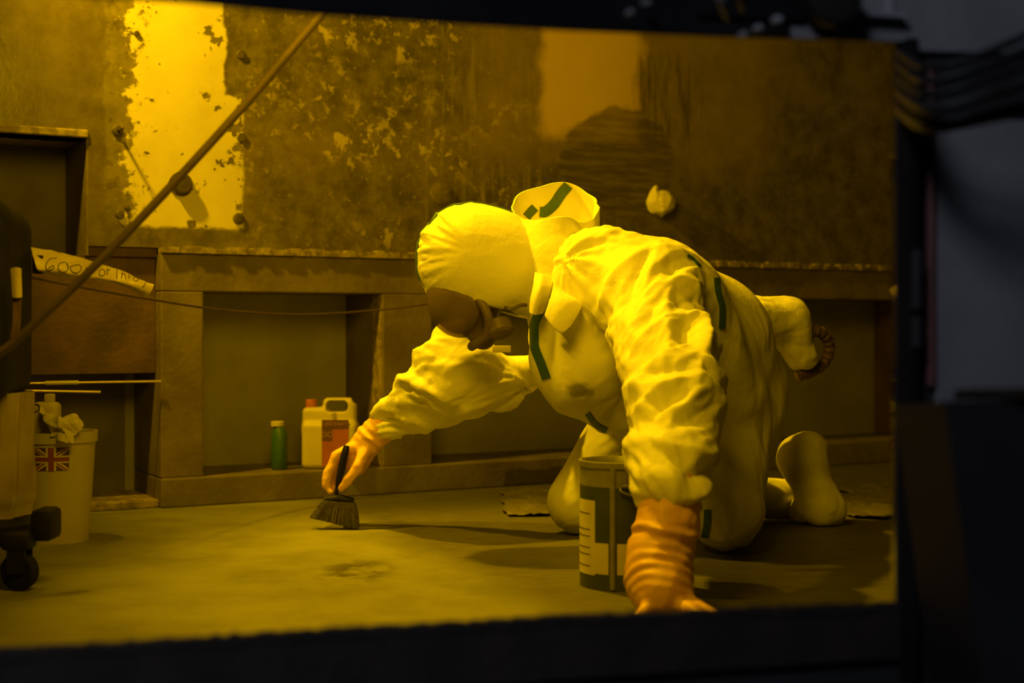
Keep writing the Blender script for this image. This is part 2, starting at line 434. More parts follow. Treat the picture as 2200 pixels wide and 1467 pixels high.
M_tin = simple('tin_metal', (.26, .25, .16), (.19, .18, .11), 20, .45, .15, .1, 80)
M_tingreen = simple('dark_green_print', (.055, .07, .022), (.042, .055, .018), 15, .5)
M_tinlabel = simple('cream_label', (.62, .56, .36), (.56, .5, .31), 12, .6)
M_redprint = simple('red_print', (.26, .06, .03), None, 9, .6)
M_blueprint = simple('blue_print', (.12, .05, .09), None, 9, .6)
M_paper = simple('crumpled_white_paper', (.72, .66, .48), (.66, .6, .42), 10, .5, 0, .3, 50)
M_hose = simple('tan_hose', (.12, .085, .036), (.09, .062, .026), 14, .6, 0, .2, 70)
M_wire = simple('thin_dark_wire', (.1, .065, .03), None, 14, .6)
M_brass = simple('polished_rod', (.8, .66, .34), (.7, .56, .27), 20, .3, .6)
M_wrap = simple('clear_wrap', (.34, .28, .15), (.22, .17, .085), 5, .22, 0, .3, 16, .6)
M_tagp = simple('milky_plastic_strip', (.6, .5, .29), (.5, .41, .22), 12, .4, 0, .2, 60)
M_boot = simple('pale_overboot', (.82, .78, .68), (.72, .68, .58), 6, .6, 0, .3, 30)
M_brownhose = simple('brown_rubber_hose', (.16, .1, .045), (.1, .06, .03), 20, .5)
M_film = simple('floor_film', (.17, .15, .09), (.11, .095, .056), 9, .3, 0, .3, 40, .6)
M_corr = simple('grey_corridor_paint', (.19, .185, .2), (.15, .148, .16), 6, .6, 0, .1, 80)
M_corrdark = simple('dark_corridor_paint', (.016, .016, .019), (.011, .011, .013), 6, .65)
M_case = simple('charcoal_case_paint', (.012, .012, .014), (.008, .008, .010), 6, .7, spec=.15)
M_sill = simple('brown_black_sill', (.022, .015, .010), (.014, .010, .007), 14, .6, 0, .2, 60)
M_cable = simple('black_cable_jacket', (.011, .011, .012), (.017, .017, .019), 30, .45, spec=.3)
M_redpipe = simple('dull_red_pipe', (.13, .04, .035), (.09, .03, .028), 10, .5)
M_steel = simple('dull_bolt_head', (.3, .3, .33), (.2, .2, .22), 20, .45, .1)

def glass_material():
    n = NT('amber_shielding_glass'); t = n.t
    tr = t.nodes.new('ShaderNodeBsdfTransparent'); tr.inputs[0].default_value = (1.0, .765, .05, 1)
    gl = t.nodes.new('ShaderNodeBsdfGlossy'); gl.inputs['Roughness'].default_value = .03
    fr = t.nodes.new('ShaderNodeFresnel'); fr.inputs[0].default_value = 1.45
    mx = t.nodes.new('ShaderNodeMixShader'); t.links.new(fr.outputs[0], mx.inputs[0]); t.links.new(tr.outputs[0], mx.inputs[1]); t.links.new(gl.outputs[0], mx.inputs[2])
    t.links.new(mx.outputs[0], n.out.inputs[0]); return n.m
def visor_material():
    n = NT('smoky_visor'); t = n.t
    tr = t.nodes.new('ShaderNodeBsdfTransparent'); tr.inputs[0].default_value = (.6, .5, .36, 1)
    n.done((.3, .23, .14), .25); mx = t.nodes.new('ShaderNodeMixShader'); mx.inputs[0].default_value = .45
    t.links.new(tr.outputs[0], mx.inputs[1]); t.links.new(n.b.outputs[0], mx.inputs[2])
    t.links.new(mx.outputs[0], n.out.inputs[0]); return n.m
M_glass = glass_material(); M_visor = visor_material()

# ------------------------------------------------------------------ the setting: back wall in its own frame (x along, y away, z up)
WA = Vector((-1.130, 4.544, 0)); WD = Vector((.871, .491, 0)).normalized(); WN = Vector((-WD.y, WD.x, 0))
WM = Matrix(((WD.x, WN.x, 0, WA.x), (WD.y, WN.y, 0, WA.y), (0, 0, 1, 0), (0, 0, 0, 1)))
def on_wall(x, y, off=0.0):
    """point of the back wall plane (moved out by off) seen at a pixel"""
    k = (x - CX) / FPX; A = WA - WN * off
    u = (k * A.y - A.x) / (WD.x - k * WD.y); p = A + WD * u
    return u, EYE - (y - CY) / FPX * p.y

U0, U1 = -1.3, 4.4
mb = MB()
mb.box(-.219, U1, 0, .12, .83, 3.0); mb.box(U0, -.219, 0, .12, 1.165, 3.0); mb.box(U0, -.95, 0, .12, 0, 1.165)
wall = obj('wall_back', mb, M_wall, None, False); wall.matrix_world = WM; tag(wall, kind='structure')
def wpart(name, m, mat, smooth=False): return obj(name, m, mat, wall, smooth, local=True)
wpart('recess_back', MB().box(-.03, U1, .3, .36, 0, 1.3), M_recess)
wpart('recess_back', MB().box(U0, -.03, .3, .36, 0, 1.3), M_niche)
wpart('recess_side', MB().box(-.225, -.219, .005, .3, .80, 1.165), M_frame)
wpart('recess_lintel', MB().box(-.95, -.222, -.012, .3, 1.165, 1.19, .004), M_ledge)
wpart('rusty_panel', MB().box(-.95, -.002, .03, .3, .43, .80), M_rust)
wpart('rusty_post', MB().box(-.219, -.002, .012, .3, .80, .829), M_rust)
wpart('low_kerb', MB().box(-.95, 0, -.01, .3, 0, .028, .006), M_ledge)
for a, b in ((0, .137), (.770, .958)):
    wpart('stile', MB().box(a, b, -.03, .3, .0955, .69, .004), M_frame)
wpart('stile', MB().box(3.35, U1, -.03, .3, .0955, .69, .004), M_rust)
wpart('rail', MB().box(0, U1, -.03, .3, .6905, .812, .004), M_frame)
wpart('sill', MB().box(0, U1, -.035, .3, 0, .095, .006), M_sillw)
# ragged ledge on top of the rail
rnd = random.Random(4); mb = MB(); N = 160
for i in range(N):
    a, b = U1 * i / N, U1 * (i + 1) / N; h = .832 + rnd.uniform(-.006, .006); e = -.045 + rnd.uniform(-.006, .004)
    mb.box(a, b, e, .0, .8125, h)
wpart('ledge', mb, M_ledge)
for a, b in ((.137, .140), (.767, .770)):
    wpart('inner_bead', MB().box(a, b, -.022, .05, .096, .69), M_ledge)
# bolts and sleeve plugs on the wall
def wall_round(name, x, y, r, h, mat, collar=True):
    u, v = on_wall(x, y); m = MB()
    m.lathe([(r, 0), (r, -h * .8), (r * .86, -h), (r * .3, -h * 1.04)], (u, 0, v), (0, 1, 0), 24)
    if collar: m.lathe([(r * 1.25, 0), (r * 1.25, -h * .18), (r, -h * .2)], (u, 0, v), (0, 1, 0), 24)
    return wpart(name, m, mat, True)
for x, y, r in ((252, 281, .017), (518, 296, .015), (512, 470, .019), (293, 73, .009), (257, 461, .014), (272, 445, .008), (517, 118, .015)):
    wall_round('bolt', x, y, r, .010, M_bolt, False)
u, v = on_wall(252, 281); wpart('pin', MB().lathe([(.0045, -.009), (.0045, -.075), (.003, -.077)], (u, 0, v), (0, 1, 0), 12), M_bolt, True)
p = wall_round('sleeve_plug', 388, 396, .031, .035, M_bolt)
p = wall_round('sleeve_plug', 945, 416, .040, .012, M_wall)
p = wall_round('sleeve_plug', 402, 820, .016, .02, M_bolt)
u, v = on_wall(1420, 434); wall_round('sleeve_plug', 1420, 434, .03, .05, M_bolt)

def prism(name, quad, z0, z1, mat):
    v = [(x, y, z0) for x, y in quad] + [(x, y, z1) for x, y in quad]
    f = [(3, 2, 1, 0), (4, 5, 6, 7)] + [(i, (i + 1) % 4, (i + 1) % 4 + 4, i + 4) for i in range(4)]
    return tag(obj(name, (v, f), mat, None, False), kind='structure')
FA = Vector((.513, 1.9, 0)); FD = Vector((.969, .245, 0)).normalized(); FN = Vector((-FD.y, FD.x, 0))
def fpt(t, off=0.0): q = FA + FD * t + FN * off; return (q.x, q.y)
def bpt(u, off=0.0): q = WA + WD * u + WN * off; return (q.x, q.y)
room = [fpt(-2.8), fpt(2.6), bpt(U1), bpt(U0)]
prism('floor', [fpt(-2.85, .04), fpt(2.6, .04), bpt(U1, .36), bpt(U0 - .05, .36)], -.12, 0, M_floor)
prism('ceiling', [fpt(-2.85, .04), fpt(2.65, .04), bpt(U1 + .05, .3), bpt(U0 - .05, .3)], 3.0, 3.1, M_room)
a, b = Vector(fpt(-2.8, .04)), Vector(bpt(U0, .36)); n_ = Vector((-.08, 0))
prism('wall_left', [tuple(a + n_), tuple(a), tuple(b), tuple(b + n_)], -.12, 3.0, M_room)
a, b = Vector(fpt(2.6, .04)), Vector(bpt(U1, .36)); n_ = Vector((.08, 0))
prism('wall_right', [tuple(a), tuple(a + n_), tuple(b + n_), tuple(b)], -.12, 3.0, M_room)

# front wall with the viewing window, in its own frame (x along, y into the cell, z up)
FM = Matrix(((FD.x, FN.x, 0, FA.x), (FD.y, FN.y, 0, FA.y), (0, 0, 1, 0), (0, 0, 0, 1)))
WT, WZ0, WZ1 = -1.62, .209, .962
mb = MB(); mb.box(-3, WT, 0, .012, -.9, 3.1); mb.box(0, 2.9, 0, .012, -.9, 3.1); mb.box(WT, 0, 0, .012, WZ1, 3.1); mb.box(WT, 0, 0, .012, -.9, WZ0)
front = obj('wall_front', mb, M_corrdark, None, False); front.matrix_world = FM; tag(front, kind='structure')
win = bpy.data.objects.new('window_1', None); COL.objects.link(win); win.matrix_world = FM; ORG[win] = Vector((0, 0, 0)); tag(win, kind='structure')
obj('glass_pane', MB().box(WT, 0, .002, .011, WZ0, WZ1), M_glass, win, False, local=True)
# bars of the window frame on the corridor side
def wpix(x, y):
    k = (x - CX) / FPX; t = (k * FA.y - FA.x) / (FD.x - k * FD.y); return t, EYE - (y - CY) / FPX * (FA.y + FD.y * t)
def bowed_bar(edge, far, y0, y1):
    n = len(edge); v = []
    for (t, z) in edge: v += [(t, y0, z), (t, y1, z), (t, y0, far), (t, y1, far)]
    f = []
    for i in range(n - 1):
        a, b = 4 * i, 4 * i + 4; f += [(a, b, b + 1, a + 1), (a + 2, a + 3, b + 3, b + 2), (a, a + 2, b + 2, b), (a + 1, b + 1, b + 3, a + 3)]
    f += [(0, 1, 3, 2), (4 * n - 4, 4 * n - 2, 4 * n - 1, 4 * n - 3)]
    return v, f
top_e = [wpix(x, y) for x, y in ((-120, -40), (330, 0), (500, 17), (700, 35), (950, 51), (1200, 66), (1550, 80), (1690, 84))]
obj('frame_top', bowed_bar(top_e, WZ1 + .16, -.012, -.0005), M_blackmatt, win, False, local=True)
bot_e = [wpix(x, y) for x, y in ((-120, 1400), (0, 1389), (300, 1371), (600, 1352), (900, 1336), (1200, 1318), (1500, 1306), (1610, 1299), (1925, 1292))]
obj('frame_bottom', bowed_bar([(t, z - .003) for t, z in bot_e], WZ0 - .07, -.014, -.0005), M_sill, win, False, local=True)
# crumbly sealant along the bottom edge
mb = MB()
for i in range(150):
    a = WT * (1 - i / 150); z = float(np.interp(a, [t for t, _ in bot_e], [q for _, q in bot_e]))
    mb.box(a, a - WT / 150 * .98, -.016, -.001, z - .012, z + rnd.uniform(-.0022, .0006))
obj('sealant', mb, M_sill, win, False, local=True)
bar = MB().box(.002, .018, -.03, -.0005, WZ0 - .1, WZ1 - .002, .003); obj('frame_side', bar, M_blackmatt, win, False, local=True)
def fpart(name, m, mat, smooth=False): return obj(name, m, mat, front, smooth, local=True)
fpart('grey_panel', MB().box(.056, 1.6, -.008, -.0005, .46, .86, .002), M_corr)
fpart('upper_panel', bowed_bar([wpix(x, y) for x, y in ((1692, 84), (1800, 88), (1930, 92), (1960, 112), (3600, 150))], 1.4, -.01, -.0005), M_corr)
t0_, t1_ = WT - .3, .4
fpart('light_baffle', ([(t0_, .0125, .975), (t1_, .0125, .975), (t1_, .46, 1.085), (t0_, .46, 1.085), (t0_, .0125, 1.25), (t1_, .0125, 1.25), (t1_, .46, 1.25), (t0_, .46, 1.25)],
      [(3, 2, 1, 0), (4, 5, 6, 7), (0, 1, 5, 4), (1, 2, 6, 5), (2, 3, 7, 6), (3, 0, 4, 7)]), M_room)  # unseen lip, added to keep the cell lamps off the corridor cables
fpart('upper_panel', MB().box(-.29, -.14, -.02, -.0005, .975, 1.4, .003), M_blackmatt)
fpart('strip', MB().box(-.022, -.012, -.016, -.0105, .99, 1.35, .001), M_steel)
fpart('strip', MB().box(-.12, .0, -.03, -.0105, .985, .992, .001), M_steel)
fpart('switch_box', MB().box(.004, .016, -.042, -.0305, .60, .68, .003), M_corrdark)
fpart('switch_box', MB().box(.004, .016, -.042, -.0305, .55, .592, .003), M_corrdark)

# ------------------------------------------------------------------ corridor side things
def fworld(t, y, z): return FM @ Vector((t, y, z))
pp = obj('red_pipe', MB().tube([fworld(.047, -.009, .50), fworld(.047, -.009, .7), fworld(.047, -.009, .93)], .0065), M_redpipe)
tag(pp, 'thin dull red vertical pipe right of the amber window', 'pipe')
cabs = [((1930, 148), (1990, 174), (2100, 147), (2230, 93), .0062, 0), ((1930, 176), (1990, 203), (2100, 176), (2230, 124), .0062, .012),
        ((1930, 206), (2000, 233), (2110, 209), (2230, 163), .0080, -.020), ((1932, 241), (2000, 268), (2110, 250), (2240, 214), .0105, .022),
        ((1930, 121), (1995, 146), (2100, 120), (2230, 62), .0052, .012)]
nm = ['second black cable from the top of the sagging bundle beside the window', 'middle black cable of the sagging bundle beside the window',
      'thick black cable second from the bottom of the sagging bundle', 'thickest black cable at the bottom of the sagging bundle',
      'thinnest black cable at the top of the sagging bundle']
for (a, b, c, d, r, sh), l in zip(cabs, nm):
    D = 1.72 + sh
    pts = spline([P(a[0] + 6, a[1] - 8, 1.872), P(a[0] + 22, a[1] + 6, 1.80 + sh), P(b[0], b[1], D), P(c[0], c[1], D - .04), P(d[0], d[1], D - .1), P(d[0] + 220, d[1] - 130, D - .15), P(d[0] + 560, d[1] - 260, D - .24), P(d[0] + 1300, d[1] - 330, D - .30)], 60)
    o = obj('cable', MB().tube(pts, r, 12), M_cable); rebase(o, pts[0]); tag(o, l, 'cable', 'black cable bundle beside the window')
# equipment case below the panel
q = P(2120, 1100, 1.62)
case = empty('equipment_case', (q.x, q.y, 0), 'black equipment case with slanted side and raised lid at lower right', 'case')
A = [P(1922, 872, 1.80), P(2030, 862, 1.62), P(2300, 852, 1.50), P(2330, 858, 1.85)]
B = [P(2010, 1560, 1.80), P(2120, 1560, 1.62), P(2420, 1560, 1.50), P(2420, 1560, 1.85)]
obj('body', ([tuple(p) for p in A + B], [(0, 1, 2, 3), (7, 6, 5, 4)] + [(i, i + 4, (i + 1) % 4 + 4, (i + 1) % 4) for i in range(4)]), M_case, case, False)
l0 = P(2050, 846, 1.60)
obj('lid', ([tuple(p) for p in (P(2050, 836, 1.63), P(2310, 832, 1.46), P(2310, 832, 1.8), P(2050, 838, 1.78), P(2050, 858, 1.63), P(2310, 855, 1.46), P(2310, 854, 1.8), P(2050, 858, 1.78))],
            [(0, 1, 2, 3), (7, 6, 5, 4)] + [(i, i + 4, (i + 1) % 4 + 4, (i + 1) % 4) for i in range(4)]), M_black, case, False)
# clamp with hoses at the upper edge
cl = empty('hose_clamp', fworld(-.19, -.03, 1.0), 'black round clamp with bolts above the top window edge', 'clamp')
m = MB().lathe([(.032, -.02), (.036, -.016), (.036, .012), (.03, .018)], fworld(-.115, -.04, 1.0), FN, 24); obj('clamp_body', m, M_black, cl)
for x, y, r in ((1640, 57, .0055), (1600, 74, .0045), (1568, 88, .004), (1364, 22, .0045), (1330, 42, .004)):
    k = (x - CX) / FPX; t = (k * FA.y - FA.x) / (FD.x - k * FD.y); z = EYE - (y - CY) / FPX * (FA.y + FD.y * t)
    m = MB().lathe([(r, -.034), (r, -.046), (r * .7, -.05)], fworld(t, 0, z), FN, 14); obj('bolt_head', m, M_steel, cl)
for k, (a, b) in enumerate((((1548, -40), (1566, 36)), ((1588, -50), (1600, 18)))):
    pts = spline([P(a[0] - 10, a[1], 1.68), P((a[0] + b[0]) / 2 - 8, (a[1] + b[1]) / 2, 1.69), P(b[0], b[1], 1.72)], 12)
    o = obj('hose', MB().tube(pts, .0055, 10), M_steel, cl)

# ------------------------------------------------------------------ inside the cell: left side
# diagonal hose close to the glass
pts = spline([P(1500, -900, 2.8), P(1000, -330, 2.78), P(685, 38, 2.75), P(520, 232, 2.75), P(330, 440, 2.75), P(200, 575, 2.75), P(110, 662, 2.75), P(0, 758, 2.75), P(-160, 850, 2.75), P(-360, 1010, 2.75), P(-480, 1340, 2.75)], 90)
hz = pts[-1]; o = obj('hose', MB().tube(pts, .0085, 14), M_hose); rebase(o, hz); tag(o, 'tan hose slanting across the upper left behind the glass', 'hose')

# wheeled vacuum at the left edge
V0 = P(-40, 1256, 3.22); V0.z = 0
vac = empty('vacuum_cleaner', V0, 'tall black wheeled vacuum cleaner with plastic-wrapped drum at left edge', 'vacuum')
S = SDF((-1.5, 2.95, .38), (-1.02, 3.5, .93), .008)
x1 = P(80, 0, 3.30).x
S.union(S.rbox((-1.42, 3.08, .42), (x1, 3.30, .84), .045)); S.union(S.rbox((-1.38, 3.1, .6), (x1 - .012, 3.28, .872), .06), .03)
V, Fq = S.mesh(); obj('body', (V, Fq), M_black, vac, angle=180)
prof = []
m = MB(); nn = 64; hs = np.linspace(.14, .43, 24); ring = []
for h in hs:
    for k in range(nn):
        th = 2 * math.pi * k / nn; r = .128 + .006 * math.sin(9 * th + 3 * h) + .004 * math.sin(17 * th - 14 * h + 1) - .01 * math.exp(-((h - .16) / .02) ** 2)
        ring.append((-1.225 + r * math.cos(th), 3.24 + r * math.sin(th), h))
fs = [(i * nn + k, i * nn + (k + 1) % nn, (i + 1) * nn + (k + 1) % nn, (i + 1) * nn + k) for i in range(23) for k in range(nn)]
fs += [tuple(range(nn))[::-1], tuple(23 * nn + k for k in range(nn))]
tag(obj('wrapped_drum', (ring, fs), M_wrap, vac), 'drum wrapped in clear plastic')
obj('base', MB().lathe([(.13, .09), (.15, .10), (.15, .135), (.13, .15)], (-1.225, 3.24, 0), n=32), M_black, vac)
for dx, dy in ((.145, -.12), (-.08, .2), (-.15, -.1)):
    c = Vector((-1.225 + dx, 3.24 + dy, .042)); m = MB().lathe([(.02, -.018), (.040, -.014), (.042, 0), (.040, .014), (.02, .018)], c, (.3, 1, 0), 24)
    wh = obj('caster', m, M_black, vac)
    m = MB().box(c.x - .034, c.x + .03, c.y - .03, c.y + .03, .09, .128, .01); m.box(c.x - .02, c.x + .02, c.y - .026, c.y - .02, .04, .1); m.box(c.x - .02, c.x + .02, c.y + .02, c.y + .026, .04, .1)
    obj('caster_fork', m, M_black, wh)
obj('leg_block', MB().box(P(72, 0, 3.15).x, P(120, 0, 3.15).x, 3.12, 3.2, P(0, 1160, 3.15).z, P(0, 1092, 3.15).z, .012), M_black, vac)
m = MB().add(*sheet([[P(24, 577, 3.06), P(35, 574, 3.055), P(45, 577, 3.06)], [P(28, 638, 3.06), P(37, 640, 3.055), P(47, 638, 3.06)]], 6, 6, thick=.004)); obj('tag', m, M_tagp, vac)
m = MB().add(*sheet([[P(28, 640, 3.066), P(46, 640, 3.066)], [P(28, 690, 3.06), P(44, 690, 3.06)], [P(22, 725, 3.066), P(40, 722, 3.066)]], 5, 8, thick=.004)); obj('strap', m, M_brownhose, vac)
obj('clip', MB().box(P(74, 0, 3.24).x, P(97, 0, 3.24).x, 3.22, 3.26, P(0, 588, 3.24).z, P(0, 549, 3.24).z, .003), M_black, vac)

# handwritten plastic strip hanging from the vacuum
rows = [[P(66, 531, 3.25), P(150, 548, 3.29), P(230, 572, 3.33), P(290, 594, 3.36), P(328, 614, 3.38)],
        [P(70, 548, 3.22), P(150, 570, 3.25), P(230, 590, 3.30), P(290, 606, 3.33), P(326, 622, 3.36)],
        [P(80, 578, 3.21), P(150, 588, 3.24), P(225, 600, 3.29), P(285, 614, 3.32), P(322, 630, 3.35)],
        [P(92, 588, 3.24), P(150, 594, 3.27), P(215, 601, 3.31), P(285, 622, 3.34), P(316, 640, 3.36)]]
strip = obj('writing_strip', sheet(rows, 60, 16, thick=.002, amp=.003, freq=26, seed=5), M_tagp); rebase(strip, P(90, 590, 3.24))
tag(strip, 'curved milky plastic strip handwritten 600 northing, clipped to the black vacuum', 'label strip')
bv = BVHTree.FromObject(strip, bpy.context.evaluated_depsgraph_get())
def hit(x, y, bvh, o, back=.0015):
    dr = P(x, y, 1.0) - Vector((0, 0, EYE)); dr.normalize(); inv = o.matrix_world.inverted()
    h = bvh.ray_cast(inv @ Vector((0, 0, EYE)), dr)
    return None if h[0] is None else (o.matrix_world @ h[0]) - dr * back
bpy.context.view_layer.update()
strokes = [[(122, 554), (108, 556), (99, 568), (100, 578), (108, 580), (117, 574), (113, 571), (104, 576)],
           [(140, 563), (128, 566), (125, 577), (132, 584), (143, 582), (147, 573), (142, 564), (146, 573)],
           [(160, 570), (152, 573), (152, 580), (160, 586), (170, 584), (175, 576), (170, 569), (160, 570)],
           [(184, 592), (184, 578), (190, 576), (192, 592)],
           [(218, 578), (213, 584), (214, 591), (222, 592), (226, 585), (222, 579), (218, 578)],
           [(230, 576), (231, 590)], [(231, 582), (236, 578)],
           [(251, 575), (251, 598)], [(264, 578), (261, 598)], [(262, 590), (268, 588), (270, 599)],
           [(277, 590), (277, 598)],
           [(290, 592), (287, 600), (292, 604), (298, 599), (296, 590), (290, 590)], [(303, 594), (312, 602), (311, 612), (306, 616)]]
mb = MB()
for st in strokes:
    q = [hit(x, y, bv, strip) for x, y in spline([(a, b, 0) for a, b in st], max(6, 5 * len(st)))[:, :2]]
    q = [a for a in q if a is not None]
    if len(q) > 2: mb.tube(q, .0011, 6)
ink = obj('handwriting', mb, M_ink, strip)

# rods leaning behind the pail
for nm, a, b, r, l in (('long_rod', P(-120, 826, 4.24), P(346, 819, 4.50), .0035, 'long thin polished rod with pale grip resting against the wall frame'),
                       ('short_rod', P(-120, 836, 4.12), P(216, 842, 4.30), .0038, 'short thin polished rod just below the longer rod')):
    o = obj(nm, MB().tube([a, b], r, 10), M_brass); rebase(o, b); tag(o, l, 'rod', 'rods behind the pail')
    if nm == 'long_rod': obj('grip', MB().tube([a + (b - a) * ((90 + 120) / 466), a + (b - a) * ((162 + 120) / 466)], .0062, 12), M_white, o)

# pail with flag
pc = P(126, 1160, 3.85); pc.z = 0
PH, PR0, PR1 = .296, .079, .098
pail = empty('waste_pail', pc, 'off-white plastic pail with a union flag on its side', 'pail')
prof = [(PR0 - .004, .004), (PR0, 0), (PR0 + (PR1 - PR0) * .9, PH - .03), (PR1 + .004, PH - .028), (PR1 + .004, PH), (PR1 - .002, PH), (PR0 - .004, .008)]
obj('bucket', MB().lathe(prof, pc, n=48, closed=False), M_pail, pail)
def on_pail(s, t, off):
    """s across, t up on the pail's flag square (0..1)"""
    z = .196 + t * .062; r = PR0 + (PR1 - PR0) * .9 * z / (PH - .03) + off
    a = math.radians(-90 - 22 + s * 56)
    return (pc.x + r * math.cos(a), pc.y + r * math.sin(a), z)
def flag_poly(poly, off, n=6):
    """thin print patch following the pail"""
    m = MB(); (a, b, c, d) = poly
    g = []
    for i in range(n + 1):
        for j in range(n + 1):
            s = i / n; t = j / n
            q = [(1 - s) * (1 - t) * a[k] + s * (1 - t) * b[k] + s * t * c[k] + (1 - s) * t * d[k] for k in (0, 1)]
            g.append(on_pail(min(max(q[0], 0), 1), min(max(q[1], 0), 1), off))
    return m.add(g, [(i * (n + 1) + j, (i + 1) * (n + 1) + j, (i + 1) * (n + 1) + j + 1, i * (n + 1) + j + 1) for i in range(n) for j in range(n)])
fl = obj('flag', flag_poly([(0, 0), (1, 0), (1, 1), (0, 1)], .0006, 10), M_blueprint, pail)
def band(p, q, wd):
    dx, dy = q[0] - p[0], (q[1] - p[1]); L = math.hypot(dx, dy); nx, ny = -dy / L * wd, dx / L * wd
    return [(p[0] - nx, p[1] - ny), (q[0] - nx, q[1] - ny), (q[0] + nx, q[1] + ny), (p[0] + nx, p[1] + ny)]
mb = MB()
for p_, q_ in (((0, 0), (1, 1)), ((0, 1), (1, 0))): m = flag_poly(band(p_, q_, .075), .0010, 10); mb.add(m.v, m.f)
obj('white_saltire', mb, M_tinlabel, fl)
mb = MB()
for p_, q_ in (((0, .02), (1, 1.02)), ((0, .98), (1, -.02))): m = flag_poly(band(p_, q_, .028), .0014, 10); mb.add(m.v, m.f)
obj('red_saltire', mb, M_redprint, fl)
mb = MB()
for r_ in ([(.36, 0), (.64, 0), (.64, 1), (.36, 1)], [(0, .34), (1, .34), (1, .66), (0, .66)]): m = flag_poly(r_, .0018, 10); mb.add(m.v, m.f)
obj('white_cross', mb, M_tinlabel, fl)
mb = MB()
for r_ in ([(.42, 0), (.58, 0), (.58, 1), (.42, 1)], [(0, .41), (1, .41), (1, .59), (0, .59)]): m = flag_poly(r_, .0023, 10); mb.add(m.v, m.f)
obj('red_cross', mb, M_redprint, fl)

# pale bottle standing in the pail
bc = P(96, 1150, 3.855); bc.z = .012
bot = empty('pale_bottle', bc, 'pale plastic bottle with square cap standing in the flag pail', 'bottle')
S = SDF((bc.x - .06, bc.y - .05, 0), (bc.x + .06, bc.y + .05, .42), .004)
zt = P(0, 862, 3.88).z
S.union(S.rbox((bc.x - .032, bc.y - .024, .012), (bc.x + .040, bc.y + .03, zt), .016))
V, Fq = S.mesh(); obj('bottle_body', (V, Fq), M_white, bot, angle=180)
obj('cap', MB().box(bc.x + .002, bc.x + .026, bc.y - .012, bc.y + .012, zt - .002, zt + .022, .003), M_white, bot)
obj('label_ring', MB().lathe([(.0095, -.002), (.011, -.003), (.011, .003), (.0095, .002)], (bc.x - .016, bc.y - .025, zt - .014), (0, 1, 0), 20, closed=True), M_ink, bot)

# crumpled clear bag over the pail rim
rows = [[P(82, 878, 3.82), P(108, 894, 3.83), P(140, 894, 3.84), P(165, 889, 3.85), P(178, 905, 3.86)],
        [P(96, 892, 3.76), P(115, 900, 3.74), P(142, 904, 3.75), P(162, 905, 3.76), P(177, 918, 3.78)],
        [P(104, 912, 3.745), P(122, 918, 3.735), P(145, 916, 3.735), P(163, 920, 3.74), P(172, 926, 3.75)],
        [P(112, 936, 3.745), P(128, 945, 3.735), P(150, 952, 3.735), P(160, 948, 3.74), P(168, 934, 3.75)]]
o = obj('crumpled_bag', sheet(rows, 40, 30, thick=.002, amp=.02, freq=32, seed=9), M_paper, angle=20); rebase(o, P(140, 925, 3.75)); tag(o, 'crumpled pale bag hanging over the pail rim', 'bag')

# jug and bottle on the recess sill
jc = P(712, 1010, 4.86); jz = .0955
jug = empty('jug', (jc.x, jc.y, jz), 'pale plastic jug with orange cap and orange label in recess', 'jug')
s_ = FPX / jc.y; jw0, jw1 = P(652, 0, jc.y).x, P(770, 0, jc.y).x; zt = P(0, 905, jc.y).z; ztop = P(0, 854, jc.y).z; zsh = P(0, 874, jc.y).z
S = SDF((jw0 - .02, jc.y - .07, jz - .02), (jw1 + .02, jc.y + .07, ztop + .02), .004)
S.union(S.rbox((jw0, jc.y - .055, jz), (jw1, jc.y + .055, zt), .018))
S.union(S.rbox((jw0, jc.y - .04, zt - .05), (P(722, 0, jc.y).x, jc.y + .04, zsh), .016), .012)
xh0, xh1 = P(694, 0, jc.y).x, P(767, 0, jc.y).x
S.union(S.rbox((xh0, jc.y - .02, zt - .04), (xh1, jc.y + .02, ztop), .019), .01)
S.cut(-S.capsule((P(714, 0, jc.y).x, jc.y - .1, P(0, 873, jc.y).z), (P(714, 0, jc.y).x, jc.y + .1, P(0, 873, jc.y).z), .0001, .0001) + .0 if False else -np.maximum(S.rbox((P(702, 0, jc.y).x, jc.y - .2, P(0, 884, jc.y).z), (P(748, 0, jc.y).x, jc.y + .2, P(0, 860, jc.y).z), .015), -9))
S.cut(-S.capsule((jw1 + .006, jc.y - .2, ztop + .004), (jw1 + .006, jc.y + .2, ztop + .004), .03, .03))
V, Fq = S.mesh(); obj('jug_body', (V, Fq), M_white, jug, angle=180)
cx_ = P(669, 0, jc.y).x; obj('cap', MB().lathe([(.019, zsh - .004), (.019, zsh + .022), (.016, zsh + .026)], (cx_, jc.y, 0), n=24), M_orange, jug)
lx0, lx1 = P(691, 0, 4.80).x, P(749, 0, 4.80).x; lz0, lz1 = max(jz + .008, P(0, 1006, 4.80).z), P(0, 902, 4.80).z; ly = jc.y - .0565
lab = obj('label', MB().box(lx0, lx1, ly, ly + .002, lz0, lz1), M_orange, jug, False)
obj('label_band', MB().box(lx0, lx1, ly - .0006, ly, lz1 - .031, lz1), M_brownp, lab, False)
obj('label_block', MB().box(lx0, lx0 + .036, ly - .0006, ly, lz1 - .072, lz1 - .031), M_brownp, lab, False)
RX = Matrix.Rotation(math.pi / 2, 4, 'X')
def letters(body, size, x, y, z, mat, par, name='lettering'):
    v, f = text_mesh(body, size); v = [RX @ q + Vector((x, y, z)) for q in v]; return obj(name, (v, f), mat, par, False)
letters('LESCHAFT', .0175, (lx0 + lx1) / 2, ly - .0012, lz1 - .014, M_letter, lab)
letters('DO', .026, lx0 + .019, ly - .0012, lz1 - .050, M_letter, lab)

